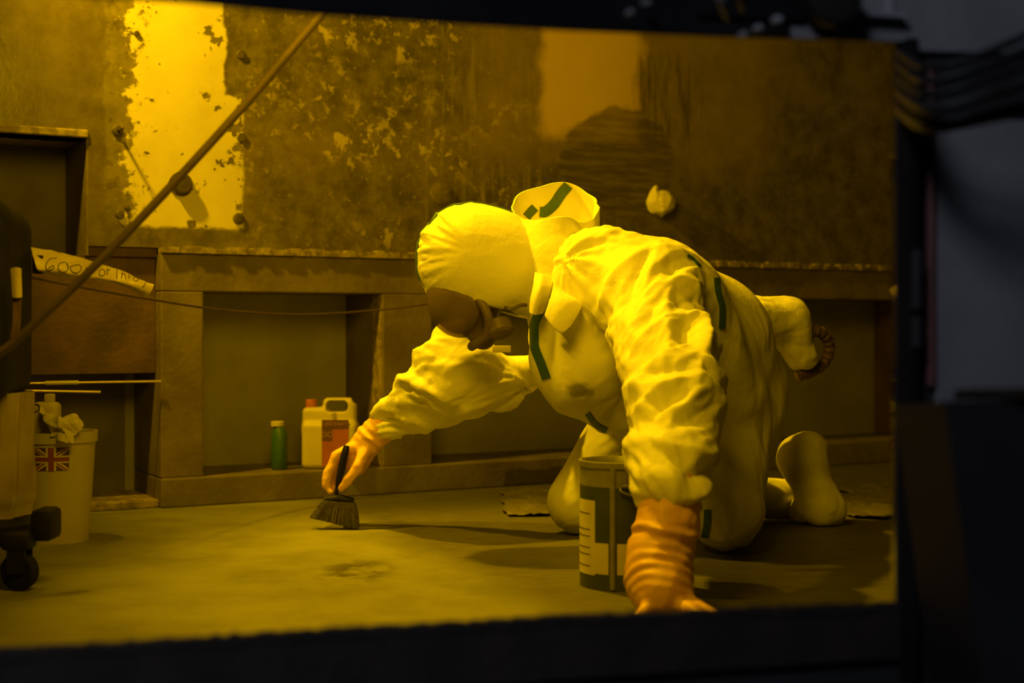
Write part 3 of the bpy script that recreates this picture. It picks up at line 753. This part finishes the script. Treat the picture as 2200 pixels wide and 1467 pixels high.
gc = P(600, 1012, 4.80)
gb = empty('green_bottle', (gc.x, gc.y, jz), 'dark green bottle with pale cap standing left of the jug', 'bottle')
zc = P(0, 913, gc.y).z; r = .027
obj('bottle_body', MB().lathe([(r * .9, jz), (r, jz + .006), (r, zc - .03), (r * .7, zc - .008), (r * .55, zc - .002)], (gc.x, gc.y, 0), n=28), M_green, gb)
obj('cap', MB().lathe([(r * .82, zc - .003), (r * .82, zc + .011), (r * .7, zc + .013)], (P(596, 0, gc.y).x, gc.y, 0), n=24), M_white, gb)

# thin wire sagging from the vacuum to the wall
pts = spline([P(66, 596, 3.24), P(180, 618, 3.6), P(330, 644, 4.0), P(480, 666, 4.35), P(640, 676, 4.62), P(790, 668, 4.80), P(900, 656, 4.89), P(985, 641, 5.015)], 60)
o = obj('wire', MB().tube(pts, .0035, 8), M_wire); rebase(o, pts[-1]); tag(o, 'thin dark wire sagging across the front of the recess', 'wire')

# wad of white film tied on the wall plug
u, v = on_wall(1420, 436, .045); wc = WM @ Vector((u, -.05, v))
S = SDF(wc - Vector((.09, .09, .1)), wc + Vector((.09, .09, .1)), .0035)
S.union(S.ellipsoid(wc, ((1, 0, 0), (0, 1, 0), (0, 0, 1)), (.053, .05, .05)))
V, Fq = S.mesh(); Nn = fix_orient(V, Fq); V = V + Nn * (.010 * crumple(V * 16, 3) + .004 * crumple(V * 40, 4))[:, None]
wad = obj('film_wad', (V, Fq), M_paper, angle=180); rebase(wad, wc); tag(wad, 'round wad of crumpled white film stuck on the wall', 'wad')
d_ = wc.y - .02
m = sheet([[P(1392, 450, d_), P(1390, 432, d_), P(1398, 415, d_), P(1407, 399, d_)], [P(1402, 458, d_), P(1402, 436, d_ - .02), P(1408, 418, d_ - .02), P(1409, 400, d_)], [P(1414, 452, d_ - .01), P(1416, 436, d_ - .03), P(1416, 420, d_ - .02), P(1412, 405, d_)]], 20, 12, thick=.002, amp=.006, freq=30)
obj('peak', m, M_paper, wad)
m = sheet([[P(1412, 446, d_ - .02), P(1432, 444, d_ - .03), P(1448, 440, d_ - .01)], [P(1414, 458, d_ - .02), P(1426, 456, d_ - .02), P(1438, 450, d_ - .01)], [P(1420, 466, d_), P(1424, 466, d_), P(1428, 460, d_)]], 16, 12, thick=.002, amp=.006, freq=30)
obj('tail', m, M_paper, wad)

# paint tin
tc_ = P(1330, 1270, 3.19); tc_.z = 0; TR, TH = .087, .28
tin = empty('paint_tin', tc_, 'tall tin with dark green and cream printed sides near the hand', 'tin')
obj('can', MB().lathe([(TR - .004, .0), (TR, .004), (TR, TH - .016), (TR + .004, TH - .012), (TR + .004, TH), (TR - .002, TH + .001), (TR - .006, TH - .006), (TR - .012, TH - .03)], tc_, n=56), M_tin, tin)
def tin_patch(a0, a1, z0, z1, off, mat, name, n=14):
    g = []
    for i in range(n + 1):
        a = math.radians(a0 + (a1 - a0) * i / n)
        for z in (z0, z1): g.append((tc_.x + (TR + off) * math.cos(a), tc_.y + (TR + off) * math.sin(a), z))
    return obj(name, (g, [(2 * i, 2 * i + 2, 2 * i + 3, 2 * i + 1) for i in range(n)]), mat, tin)
# angles: -90 faces the camera, -180 is the left edge
tin_patch(-200, -10, .0, .226, .0008, M_tingreen, 'green_band', 30)
tin_patch(-196, -131, .032, .196, .0014, M_tinlabel, 'cream_label')
tin_patch(-131, -109.5, .036, .104, .0014, M_tinlabel, 'cream_patch')
tin_patch(-97, -40, .036, .104, .0014, M_tinlabel, 'cream_patch')
for z in (.05, .075, .09, .115, .13, .165): tin_patch(-178, -140, z, z + .0025, .0019, M_ink, 'print_line', 8)
sx = math.radians(-103)
obj('seam', MB().tube([(tc_.x + (TR + .001) * math.cos(sx), tc_.y + (TR + .001) * math.sin(sx), z) for z in (.004, .1, .2, TH - .012)], .0065, 8), M_tin, tin)
def tin_pt(a, z, off): a = math.radians(a); return Vector((tc_.x + (TR + off) * math.cos(a), tc_.y + (TR + off) * math.sin(a), z))
ear = [tin_pt(-92, .226, .004), tin_pt(-84, .232, .008), tin_pt(-70, .222, .009), tin_pt(-56, .206, .008), tin_pt(-52, .196, .004), tin_pt(-60, .196, .008), tin_pt(-74, .208, .009), tin_pt(-90, .218, .008)]
obj('handle', MB().tube(spline(ear, 40, True).tolist() + [spline(ear, 40, True)[0].tolist()], .0028, 8, False), M_tin, tin)

# crinkled protective film lying on the floor
def film(name, px, label, seed):
    g = [[Vector((*P(x, y, EYE * FPX / (y - CY)).xy, .004)) for x, y in r_] for r_ in px]
    V, f = sheet(g, 60, 44, thick=.0012, amp=.005, freq=34, seed=seed); V = np.array(V)
    V[:, :2] += .035 * np.stack([vnoise(V * 9, 3), vnoise(V * 9 + 7, 4)], 1); o = obj(name, (V, f), M_film, angle=25)
    z0 = min(v_.co.z for v_ in o.data.vertices); o.data.transform(Matrix.Translation((0, 0, .001 - z0)))
    rebase(o, (g[1][1].x, g[1][1].y, 0)); return tag(o, label, 'film')
film('floor_film', [[(1085, 1062), (1150, 1052), (1240, 1048)], [(1090, 1085), (1160, 1080), (1250, 1076)], [(1110, 1110), (1165, 1108), (1250, 1104)]], 'crinkled film on the floor beside the far knee', 3)
film('floor_film', [[(1800, 1050), (1860, 1044), (2050, 1040)], [(1815, 1085), (1880, 1080), (2080, 1076)], [(1825, 1118), (1890, 1116), (2100, 1110)]], 'crinkled film on the dark floor behind the boot', 6)

# ------------------------------------------------------------------ the worker
HC = P(1024, 556, 3.72)                                  # head centre
fdir = Vector((-.34, -.05, -.94)).normalized(); udir = (Vector((-.94, 0, .34)) - fdir * Vector((-.94, 0, .34)).dot(fdir)).normalized(); sdir = fdir.cross(udir).normalized()
J = dict(neck=P(1205, 600, 3.76), shN=P(1392, 632, 3.55), shF=P(1168, 750, 3.95), chest=P(1285, 665, 3.72), belly=P(1420, 748, 3.85), pelvis=P(1545, 835, 4.0),
         elN=P(1452, 858, 3.15), wrN=P(1437, 1040, 2.95), elF=P(990, 803, 3.95), wrF=P(838, 902, 4.1),
         hipF=P(1400, 880, 3.97), knF=P(1247, 1075, 3.96), anF=P(1690, 1068, 4.25), hipN=P(1545, 900, 3.9), knN=P(1560, 1098, 3.63), anN=P(1588, 1085, 4.12))
base = P(1420, 1000, 3.8); base.z = 0
person = empty('person', base, 'person in white hooded coverall and orange gloves kneeling, sweeping the floor', 'person')

# body: one continuous figure inside the clothes
S = SDF((-.55, 2.75, -.02), (1.05, 4.75, .95), .011)
k_ = .05
B = lambda a, b, ra, rb, k=k_: S.union(S.capsule(a, b, ra, rb), k)
B(J['chest'], J['belly'], .115, .11); B(J['belly'], J['pelvis'], .11, .125); B(J['shN'], P(1205, 735, 3.9), .06, .05); B(J['neck'], J['chest'], .055, .09)
B(J['neck'], HC - udir * .02, .052, .055)
B(J['shN'], J['elN'], .052, .042); B(J['elN'], J['wrN'], .04, .028); B(P(1205, 745, 3.9), P(1160, 800, 3.98), .04, .026, .03); B(P(1160, 800, 3.98), P(1066, 824, 3.94), .026, .032, .02); B(P(1066, 824, 3.94), J['elF'], .032, .042, .02); B(J['elF'], J['wrF'], .04, .028)
B(J['wrN'], P(1425, 1235, 2.95), .028, .03); B(J['wrF'], P(770, 970, 4.12), .028, .026)
B(J['pelvis'], J['hipF'], .11, .1); B(J['hipF'], J['knF'] + Vector((0, 0, .02)), .09, .06); B(J['knF'] + Vector((0, 0, .02)), J['anF'], .05, .035)
B(J['pelvis'], J['hipN'], .11, .1); B(J['hipN'], J['knN'], .09, .06); B(J['knN'], J['anN'], .05, .035)
# head and face
S.union(S.ellipsoid(HC + udir * .01, (fdir, udir, sdir), (.095, .112, .077)), .02)
S.union(S.ellipsoid(HC + fdir * .045 - udir * .05, (fdir, udir, sdir), (.055, .06, .055)), .03)
S.union(S.capsule(HC + fdir * .092 + udir * .015, HC + fdir * .118 - udir * .022, .008, .015), .015)
S.union(S.capsule(HC + fdir * .088 + udir * .03 - sdir * .04, HC + fdir * .088 + udir * .03 + sdir * .04, .011, .011), .02)
S.union(S.capsule(HC + fdir * .094 - udir * .055 - sdir * .018, HC + fdir * .094 - udir * .055 + sdir * .018, .009, .009), .012)
for sg in (-1, 1):
    S.cut(-S.ellipsoid(HC + fdir * .098 + udir * .008 + sdir * .032 * sg, (fdir, udir, sdir), (.014, .012, .018)))
    S.union(S.ellipsoid(HC - fdir * .005 - udir * .005 + sdir * .08 * sg, (fdir, udir, sdir), (.018, .03, .01)), .01)
V, Fq = S.mesh(); V = smooth_mesh(V, Fq, 1)
obj('body', (V, Fq), M_skin, person, angle=180)
for sg in (-1, 1):
    c = HC + fdir * .082 + udir * .008 + sdir * .032 * sg
    e = obj('eye', MB().lathe([(.0125 * math.sin(math.pi * i / 10) + 1e-5, -.0125 * math.cos(math.pi * i / 10)) for i in range(11)], c, fdir, 16), M_eye, person)
    obj('pupil', MB().lathe([(.006, .0108), (.0055, .0122), (.002, .0132)], c, fdir, 14), M_black, e)

# coverall
S = SDF((-.42, 2.8, -.01), (1.0, 4.75, .93), .0068)
G = []   # limbs that carry folds: (a, b, radius, along frequency, around frequency, amplitude)
def limb(a, b, ra, rb, k=.06, fold=None):
    S.union(S.capsule(a, b, ra, rb), k)
    if fold: G.append((np.array(a), np.array(b), (ra + rb) / 2) + fold)
TOR = (5.0, 2.4, .013); SL = (9.0, 4.4, .025); LG = (6, 3.0, .010)
limb(J['chest'], J['belly'], .182, .188, .05, TOR)
limb(J['belly'], J['pelvis'], .188, .168, .05, TOR)
limb(J['shN'], P(1200, 715, 3.88), .105, .085, .08, (6, 4, .009))
limb(P(1435, 660, 3.64), P(1535, 850, 3.76), .15, .135, .07, TOR)
limb(J['chest'], P(1255, 775, 3.68), .13, .125, .06, TOR)
limb(P(1255, 775, 3.68), P(1330, 850, 3.75), .12, .11, .06, TOR)
limb(J['neck'], J['chest'], .095, .16, .05, TOR)
limb(J['shN'], J['elN'], .118, .106, .07, SL)
limb(J['elN'], P(1440, 975, 3.02), .104, .092, .04, SL)
limb(P(1440, 975, 3.02), J['wrN'], .092, .08, .03, SL)
limb(P(1165, 792, 3.98), P(1066, 820, 3.94), .042, .060, .05); limb(P(1066, 820, 3.94), J['elF'], .060, .118, .05, SL)
limb(J['elF'], P(905, 862, 4.03), .12, .085, .04, SL)
limb(P(972, 745, 3.92), P(986, 712, 3.91), .055, .025, .05)
limb(P(905, 862, 4.03), J['wrF'], .085, .056, .03, SL)
limb(P(1292, 600, 3.64), P(1400, 660, 3.76), .135, .17, .05, (8, 5, .02))
limb(P(1400, 660, 3.76), P(1508, 738, 3.9), .17, .182, .05, TOR)
limb(P(1508, 738, 3.9), P(1552, 835, 3.98), .182, .165, .05, TOR)
limb(J['pelvis'], J['hipN'], .17, .165, .06, LG); limb(J['hipN'], J['knN'], .15, .095, .05, LG)
limb(J['hipF'], J['knF'], .135, .087, .05, LG); limb(J['pelvis'], J['hipF'], .16, .14, .05, LG)
limb(J['knN'], J['anN'], .085, .06, .03, LG); limb(J['knF'], J['anF'], .08, .05, .03, LG)
S.cut(-(S.Z - .004) + 0 * S.F)
V, Fq = S.mesh(); V = smooth_mesh(V, Fq, 2); Nn = fix_orient(V, Fq)
Wt = np.zeros(len(V)); H = np.zeros(len(V))
for i, (a, b, r, fa, fr_, amp) in enumerate(G):
    s, q, d, ax, L = prim_capsule(V, a, b)
    e1 = np.cross(ax, [0.3, 1, .2]); e1 /= np.linalg.norm(e1); e2 = np.cross(ax, e1)
    th = np.arctan2(q @ e2, q @ e1)
    # folds follow a slanted direction round the limb
    pc_ = np.stack([s * fa + .9 * np.cos(th + i), r * fr_ * 2.2 * np.cos(th), r * fr_ * 2.2 * np.sin(th)], 1)
    h = amp * crumple(pc_, 20 + i, 4, 1.0) + amp * .3 * crumple(pc_ * 2.4, 80 + i, 4, 1.0)
    wgt = np.exp(-np.maximum(d - r, 0) / .02) * np.exp(-np.maximum(np.maximum(-s, s - L), 0) / .05) + 1e-6
    H += wgt * h; Wt += wgt
V = V + Nn * (H / Wt)[:, None]; V[:, 2] = np.maximum(V[:, 2], .003)
suit = obj('coverall', (V, Fq), M_suit, person, angle=180)
bpy.context.view_layer.update()
bvS = BVHTree.FromObject(suit, bpy.context.evaluated_depsgraph_get())
g_ = hit(1243, 842, bvS, suit)
if g_ is not None: M_suit.node_tree.nodes['grime_spot'].inputs[1].default_value = tuple(g_ - base)
def ribbon(name, px, wd, o, bvh, mat, par, thick=.0025, n=None):
    """tape laid on a surface along a line of sight points"""
    n = n or 8 * len(px)
    c = spline([(x, y, 0) for x, y in px], n)[:, :2]; rows = [[], [], [], [], []]
    for i in range(n):
        t = c[min(i + 1, n - 1)] - c[max(i - 1, 0)]; t /= np.linalg.norm(t) + 1e-9; nn_ = np.array((-t[1], t[0])) * wd / 2
        q = [hit(*(c[i] + nn_ * e), bvh, o, thick) for e in (1, .5, 0, -.5, -1)]
        if any(a is None for a in q) or max((a - b).length for a, b in zip(q, q[1:])) > .05: continue
        for r_, a in zip(rows, q): r_.append(a)
    A = rows[0]
    if len(A) < 2: return None
    return obj(name, sheet([[Vector(p) for p in r_] for r_ in rows], len(A), 9, thick=.0015), mat, par)
for px, wd in (([(1160, 668), (1147, 700), (1148, 742), (1162, 780), (1174, 814)], 19), ([(1540, 592), (1543, 625), (1552, 660), (1551, 706)], 13), ([(1478, 548), (1490, 556), (1504, 572)], 6),
               ([(1262, 888), (1280, 912), (1308, 928), (1338, 944)], 12), ([(1520, 1095), (1519, 1125), (1514, 1155)], 15)):  # belly strip: a dark green band where belly meets thigh
    r_ = ribbon('seam_tape', px, wd, suit, bvS, M_tape, person, .0045)

# hood worn on the head, open towards the floor
S = SDF(HC - Vector((.24, .2, .24)), HC + Vector((.36, .2, .22)), .0045)
S.union(S.ellipsoid(HC + Vector((-.005, 0, 0)), (udir, fdir, sdir), (.158, .146, .122)))
S.union(S.ellipsoid(HC + Vector((.06, 0, -.025)), (udir, fdir, sdir), (.105, .135, .108)), .04)
S.union(S.capsule(HC + Vector((.085, 0, -.04)), J['neck'] + Vector((0, 0, -.02)), .105, .085), .05)
shell = S.F.copy(); S.cut(-(shell + .011)); 
op = P(1000, 640, 3.72); on = Vector((-.22, -.03, -.975))
# opening: a plane with a curved lip
pl = S.plane(op, (on.x, on.y, on.z)) + .0 
cur = .35 * ((S.X - P(1010, 0, 3.72).x) ** 2) / .15
S.F = np.where((S.X < P(1150, 0, 3.72).x), np.maximum(S.F, pl - cur * .0 - .012), S.F)
V, Fq = S.mesh(); V = smooth_mesh(V, Fq, 2); Nn = fix_orient(V, Fq)
rel = (V - np.array(HC)); uu = rel @ np.array(udir); ff = rel @ np.array(fdir)
ang = np.arctan2(ff, uu)
gath = np.clip((uu - .03) / .11, 0, 1) ** 1.2                 # gathers radiate from the crown edge
V = V + Nn * (.0045 * crumple(V * 9, 31) + gath * .011 * crumple(np.stack([ang * 5.0, rel[:, 1] * 9, uu * 3], 1), 33))[:, None]
hood = obj('hood', (V, Fq), M_cloth, person, angle=180)
bpy.context.view_layer.update(); bvH = BVHTree.FromObject(hood, bpy.context.evaluated_depsgraph_get())
# green crown seam: runs over the middle of the hood, seen in profile
A = []
dg_o = np.array(ORG[hood])
for i in range(40):
    t = math.radians(-42 + 150 * i / 39)                       # from brow over crown to the back of the head
    dr = (udir * math.cos(t) - fdir * math.sin(t)).normalized()
    A.append(dr)
rows = [[], [], []]
for dr in A:
    o0 = Vector(HC) - Vector(dg_o)
    for k, off in enumerate((-.011, 0, .011)):
        st = o0 + sdir * (off - .012) + dr * .4
        h = bvH.ray_cast(st, -dr)
        if h[0] is None: continue
        rows[k].append(h[0] + Vector(dg_o) + dr * .0025)
mlen = min(len(r_) for r_ in rows)
if mlen > 4: obj('seam_tape', sheet([r_[:mlen] for r_ in rows], 60, 5, thick=.0016), M_tape, person)

# full face respirator
mc = HC + fdir * .075 - udir * .005
S = SDF(HC - Vector((.2, .16, .32)), HC + Vector((.2, .16, .1)), .004)
S.union(S.ellipsoid(mc, (fdir, udir, sdir), (.135, .105, .09)))
full = S.F.copy()
S.F = np.maximum(full, -(full + .008)); S.cut(S.plane(mc - udir * .03, tuple(udir))); S.cut(-S.plane(HC + fdir * .06, tuple(fdir)))
S.union(S.capsule(HC + fdir * .15 - udir * .065 - sdir * .0, HC + fdir * .185 - udir * .085, .04, .035), .02)
V, Fq = S.mesh(); mask = obj('respirator', (V, Fq), M_rubber, person, angle=180)
full = full - .002; S.F = np.maximum(full, -(full + .007)); S.cut(-S.plane(mc - udir * .055, tuple(udir))); S.cut(-S.plane(HC + fdir * .05, tuple(fdir)))
V, Fq = S.mesh(); obj('visor', (V, Fq), M_visor, mask, angle=180)
# visor rim: ring in the dividing plane
near = [(984, 622), (1016, 634), (1040, 660), (1050, 692), (1042, 722), (1016, 742)]
rim = [P(x, y, 3.70 - .075 * math.sin(math.pi * (i + .6) / 6.4)) for i, (x, y) in enumerate(near)]
rim += [Vector((p.x, 2 * HC.y - p.y - .01, p.z)) for p in rim[::-1]]
obj('visor_rim', MB().tube(spline(rim, 60), .0125, 10), M_rubber, mask)
c = HC + fdir * .20 - udir * .10 - sdir * .0
obj('filter', MB().lathe([(.03, -.02), (.034, -.016), (.034, .012), (.028, .018)], P(1074, 706, 3.64), (fdir - udir * .7 - sdir * .5), 28), M_rubber, mask)
obj('valve', MB().box(P(1058, 0, 3.62).x, P(1098, 0, 3.62).x, 3.6, 3.64, P(0, 757, 3.62).z, P(0, 742, 3.62).z, .003), M_white, mask)
strap = spline([P(1086, 660, 3.61), P(1092, 664, 3.6), P(1104, 662, 3.6), P(1118, 656, 3.61), P(1130, 655, 3.63)], 14)
obj('strap', MB().tube(strap, .005, 8), M_rubber, mask)

# thrown back outer hood, an open funnel behind the neck
top = [P(1096, 456, 3.74), P(1128, 411, 3.84), P(1212, 393, 3.9), P(1268, 418, 3.88), P(1289, 440, 3.80), P(1262, 476, 3.70), P(1212, 466, 3.64), P(1146, 474, 3.66)]
mid_ = [P(1106, 505, 3.74), P(1130, 475, 3.86), P(1205, 455, 3.93), P(1270, 470, 3.90), P(1284, 487, 3.80), P(1258, 530, 3.66), P(1208, 545, 3.60), P(1142, 530, 3.63)]
low = [P(1128, 570, 3.74), P(1150, 560, 3.84), P(1195, 545, 3.88), P(1250, 545, 3.86), P(1270, 560, 3.78), P(1240, 620, 3.62), P(1195, 640, 3.57), P(1148, 610, 3.61)]
V, f = sheet([low, mid_, top], 96, 40, True, .004, .012, 10, 44)
oh = obj('outer_hood', (V, f), M_cloth, person, angle=180)
bpy.context.view_layer.update(); bvO = BVHTree.FromObject(oh, bpy.context.evaluated_depsgraph_get())
ribbon('seam_tape', [(1222, 397), (1205, 418), (1190, 440), (1172, 455), (1160, 455)], 22, oh, bvO, M_tape, person)
ribbon('seam_tape', [(1150, 446), (1140, 456), (1128, 470)], 18, oh, bvO, M_tape, person)
# collar and loose flap
V, f = sheet([[P(1150, 585, 3.60), P(1146, 615, 3.57), P(1140, 645, 3.56), P(1138, 672, 3.57)], [P(1165, 590, 3.57), P(1160, 615, 3.54), P(1154, 645, 3.53), P(1148, 676, 3.54)], [P(1190, 600, 3.60), P(1184, 620, 3.56), P(1174, 650, 3.55), P(1164, 672, 3.57)]], 24, 12, thick=.004, amp=.004, freq=15)
obj('collar', (V, f), M_cloth, person, angle=180)
V, f = sheet([[P(1190, 605, 3.53), P(1184, 635, 3.50), P(1170, 678, 3.47)], [P(1205, 618, 3.53), P(1208, 645, 3.48), P(1186, 700, 3.46)], [P(1222, 636, 3.54), P(1236, 650, 3.48), P(1206, 716, 3.47)], [P(1236, 646, 3.55), P(1249, 658, 3.49), P(1226, 700, 3.48)]], 16, 16, thick=.003, amp=.002, freq=20)
obj('flap', (V, f), M_cloth, person, angle=180)

# blower pack under a gathered white cover at the lower back
S = SDF(P(1560, 840, 4.2) - Vector((0, .25, .02)), P(1800, 600, 4.2) + Vector((0, .25, 0)), .006)
S.union(S.capsule(P(1610, 690, 4.12), P(1690, 690, 4.2), .075, .068)); S.union(S.capsule(P(1690, 690, 4.2), P(1722, 765, 4.22), .06, .045), .04)
V, Fq = S.mesh(); Nn = fix_orient(V, Fq); V = V + Nn * (.009 * crumple(V * 12, 61) + .004 * crumple(V * 28, 62))[:, None]
pack = obj('blower_cover', (V, Fq), M_cloth, person, angle=180)
hs_ = spline([P(1728, 740, 4.2), P(1745, 712, 4.2), P(1770, 718, 4.22), P(1782, 745, 4.25), P(1770, 780, 4.27), P(1740, 800, 4.25), P(1715, 805, 4.22)], 40)
rr = [.017 + .0025 * math.cos(i * 2.2) for i in range(40)]
obj('hose', MB().tube(hs_, rr, 14), M_brownhose, pack)

# overboot of the far foot, toes on the floor
S = SDF(P(1600, 1160, 4.15) - Vector((.02, .2, .05)), P(1840, 890, 4.15) + Vector((.02, .3, .02)), .006)
S.union(S.capsule(P(1722, 985, 4.18), P(1768, 1090, 4.15), .066, .055)); S.union(S.capsule(P(1768, 1090, 4.15), P(1725, 1100, 4.2), .055, .045), .04); S.union(S.capsule(P(1722, 985, 4.18), P(1738, 965, 4.2), .066, .055), .03)
S.cut(-(S.Z - .003) + 0 * S.F)
V, Fq = S.mesh(); Nn = fix_orient(V, Fq); V = V + Nn * (.006 * crumple(V * 12, 71))[:, None]; V[:, 2] = np.maximum(V[:, 2], .003)
obj('overboot', (V, Fq), M_boot, person, angle=180)

# gloves with five fingers
def glove(name, caps, fingers, lo, hi, creases, seed):
    S = SDF(lo, hi, .0036)
    for a, b, ra, rb, k in caps: S.union(S.capsule(a, b, ra, rb), k)
    hand = S.F.copy()
    for ch, rs_ in fingers:
        S.F = np.full(S.n, 9.0, np.float32)
        for i in range(len(ch) - 1): S.union(S.capsule(ch[i], ch[i + 1], rs_[i], rs_[i + 1]), .004)
        fg = S.F; k = .008
        h = np.maximum(k - np.abs(hand - fg), 0) / k; hand = np.minimum(hand, fg) - h * h * k * .25
    S.F = hand
    V, Fq = S.mesh(); V = smooth_mesh(V, Fq, 1); Nn = fix_orient(V, Fq); H = .0022 * crumple(V * 26, seed)
    for a, b, amp, fr_ in creases:
        s, q, d, ax, L = prim_capsule(V, a, b)
        wv = np.sin(s * fr_ + 3.2 * vnoise(V * 13, seed)) * np.clip(.75 + .9 * vnoise(V * 19 + 5, seed), 0, 1.3) * np.clip(1 - np.abs(s / L - .5) * 2, 0, 1) * np.clip((s > 0) & (s < L), 0, 1)
        H += amp * wv
    return obj(name, (V + Nn * H[:, None], Fq), M_glove, person, angle=180)
# right hand on the brush
d0 = 4.10
fing = []
for j, (dd, ox, oy) in enumerate(((-.012, 0, 0), (.012, 2, 4), (.036, 7, 6), (.058, 14, 4))):
    fing.append(([P(756 + ox, 962 + oy, d0 + dd), P(722 + ox, 980 + oy, d0 + dd - .004), P(703 + ox, 1016 + oy, d0 + dd - .012), P(701 + ox, 1042 + oy * .6, d0 + dd - .016), P(710 + ox, 1056 - j * 3, d0 + dd - .02)], [.0155, .0145, .013, .012, .010]))
fing.append(([P(783, 972, d0 - .02), P(768, 1005, d0 - .045), P(748, 1032, d0 - .05), P(733, 1048, d0 - .045)], [.019, .0165, .0145, .0115]))
glove('glove', [(P(852, 888, 4.1), P(800, 938, 4.11), .050, .043, .01), (P(800, 938, 4.11), P(788, 950, 4.11), .040, .034, .012), (P(788, 950, 4.11), P(757, 978, 4.125), .036, .036, .02), (P(788, 962, 4.12), P(765, 1000, 4.13), .034, .03, .02)],
      fing, P(680, 1085, 4.0) - Vector((0, .05, 0)), P(900, 840, 4.1) + Vector((0, .14, 0)), [(P(812, 925, 4.11), P(780, 955, 4.11), .004, 260)], 5)
# left hand leaning on the floor
hp = P(1428, 1290, 2.83)
fing = []
for j, (x, y, dz) in enumerate(((1500, 1330, -.02), (1545, 1335, -.05), (1560, 1340, -.09), (1530, 1345, -.125))):
    e = P(x, y, 2.82 + dz); e.z = .013; m_ = hp.lerp(e, .55); m_.z = .03; r0 = hp.lerp(e, .18); r0.z = .035
    fing.append(([r0, m_, e], [.016, .0145, .0115]))
e = P(1372, 1340, 2.76); e.z = .014; m_ = hp.lerp(e, .55); m_.z = .03; fing.append(([hp + Vector((-.02, -.01, -.005)), m_, e], [.02, .016, .0125]))
glove('glove', [(P(1440, 1030, 2.95), P(1436, 1125, 2.92), .060, .064, .01), (P(1436, 1125, 2.92), P(1428, 1148, 2.91), .062, .053, .012), (P(1428, 1148, 2.91), P(1418, 1185, 2.90), .053, .061, .02), (P(1418, 1185, 2.90), P(1416, 1250, 2.86), .060, .064, .03), (P(1416, 1250, 2.86), P(1422, 1290, 2.82), .062, .045, .03), (P(1425, 1280, 2.82), hp + Vector((.03, -.01, -.005)), .048, .03, .03)],
      fing, (.16, 2.60, -.005), (.5, 3.05, .29), [(P(1430, 1128, 2.92), P(1426, 1168, 2.91), .006, 150), (P(1422, 1165, 2.91), P(1420, 1310, 2.82), .0026, 260)], 8)

# hand brush
bh = P(722, 1125, 4.06); bh.z = 0
br = empty('hand_brush', bh, 'dark dusting brush gripped in the orange right glove', 'brush')
hp_ = [P(745, 957, 4.052), P(741, 975, 4.05), P(734, 1005, 4.05), P(727, 1035, 4.052), P(723, 1056, 4.056), P(722, 1068, 4.06)]
obj('handle', MB().tube(spline(hp_, 24), [.006 + .0055 * math.sin(math.pi * min(1, (i + 2) / 18)) for i in range(24)], 14), M_black, br)
tl, tr_ = P(697, 1074, 4.055), P(760, 1077, 4.055)
obj('head', MB().tube([tl, tl.lerp(tr_, .5) + Vector((0, 0, .006)), tr_], [.010, .013, .010], 12), M_black, br)
mb = MB(); rb = random.Random(2)
for i in range(26):
    s = i / 25
    for j in range(3):
        a = P(694 + 68 * s, 1076 + 4 * s, 4.045 + .010 * j); b = P(669 + 99 * s, 1112 + 24 * s, 4.045 + .018 * j); b = b + Vector((rb.uniform(-.003, .003), rb.uniform(-.004, .004), 0)); b.z = max(b.z, .003)
        mb.tube([a, a.lerp(b, .5) + Vector((rb.uniform(-.002, .002), 0, 0)), b], [.004, .005, .004], 6)
tag(obj('bristles', mb, M_bristle, br), kind='stuff')
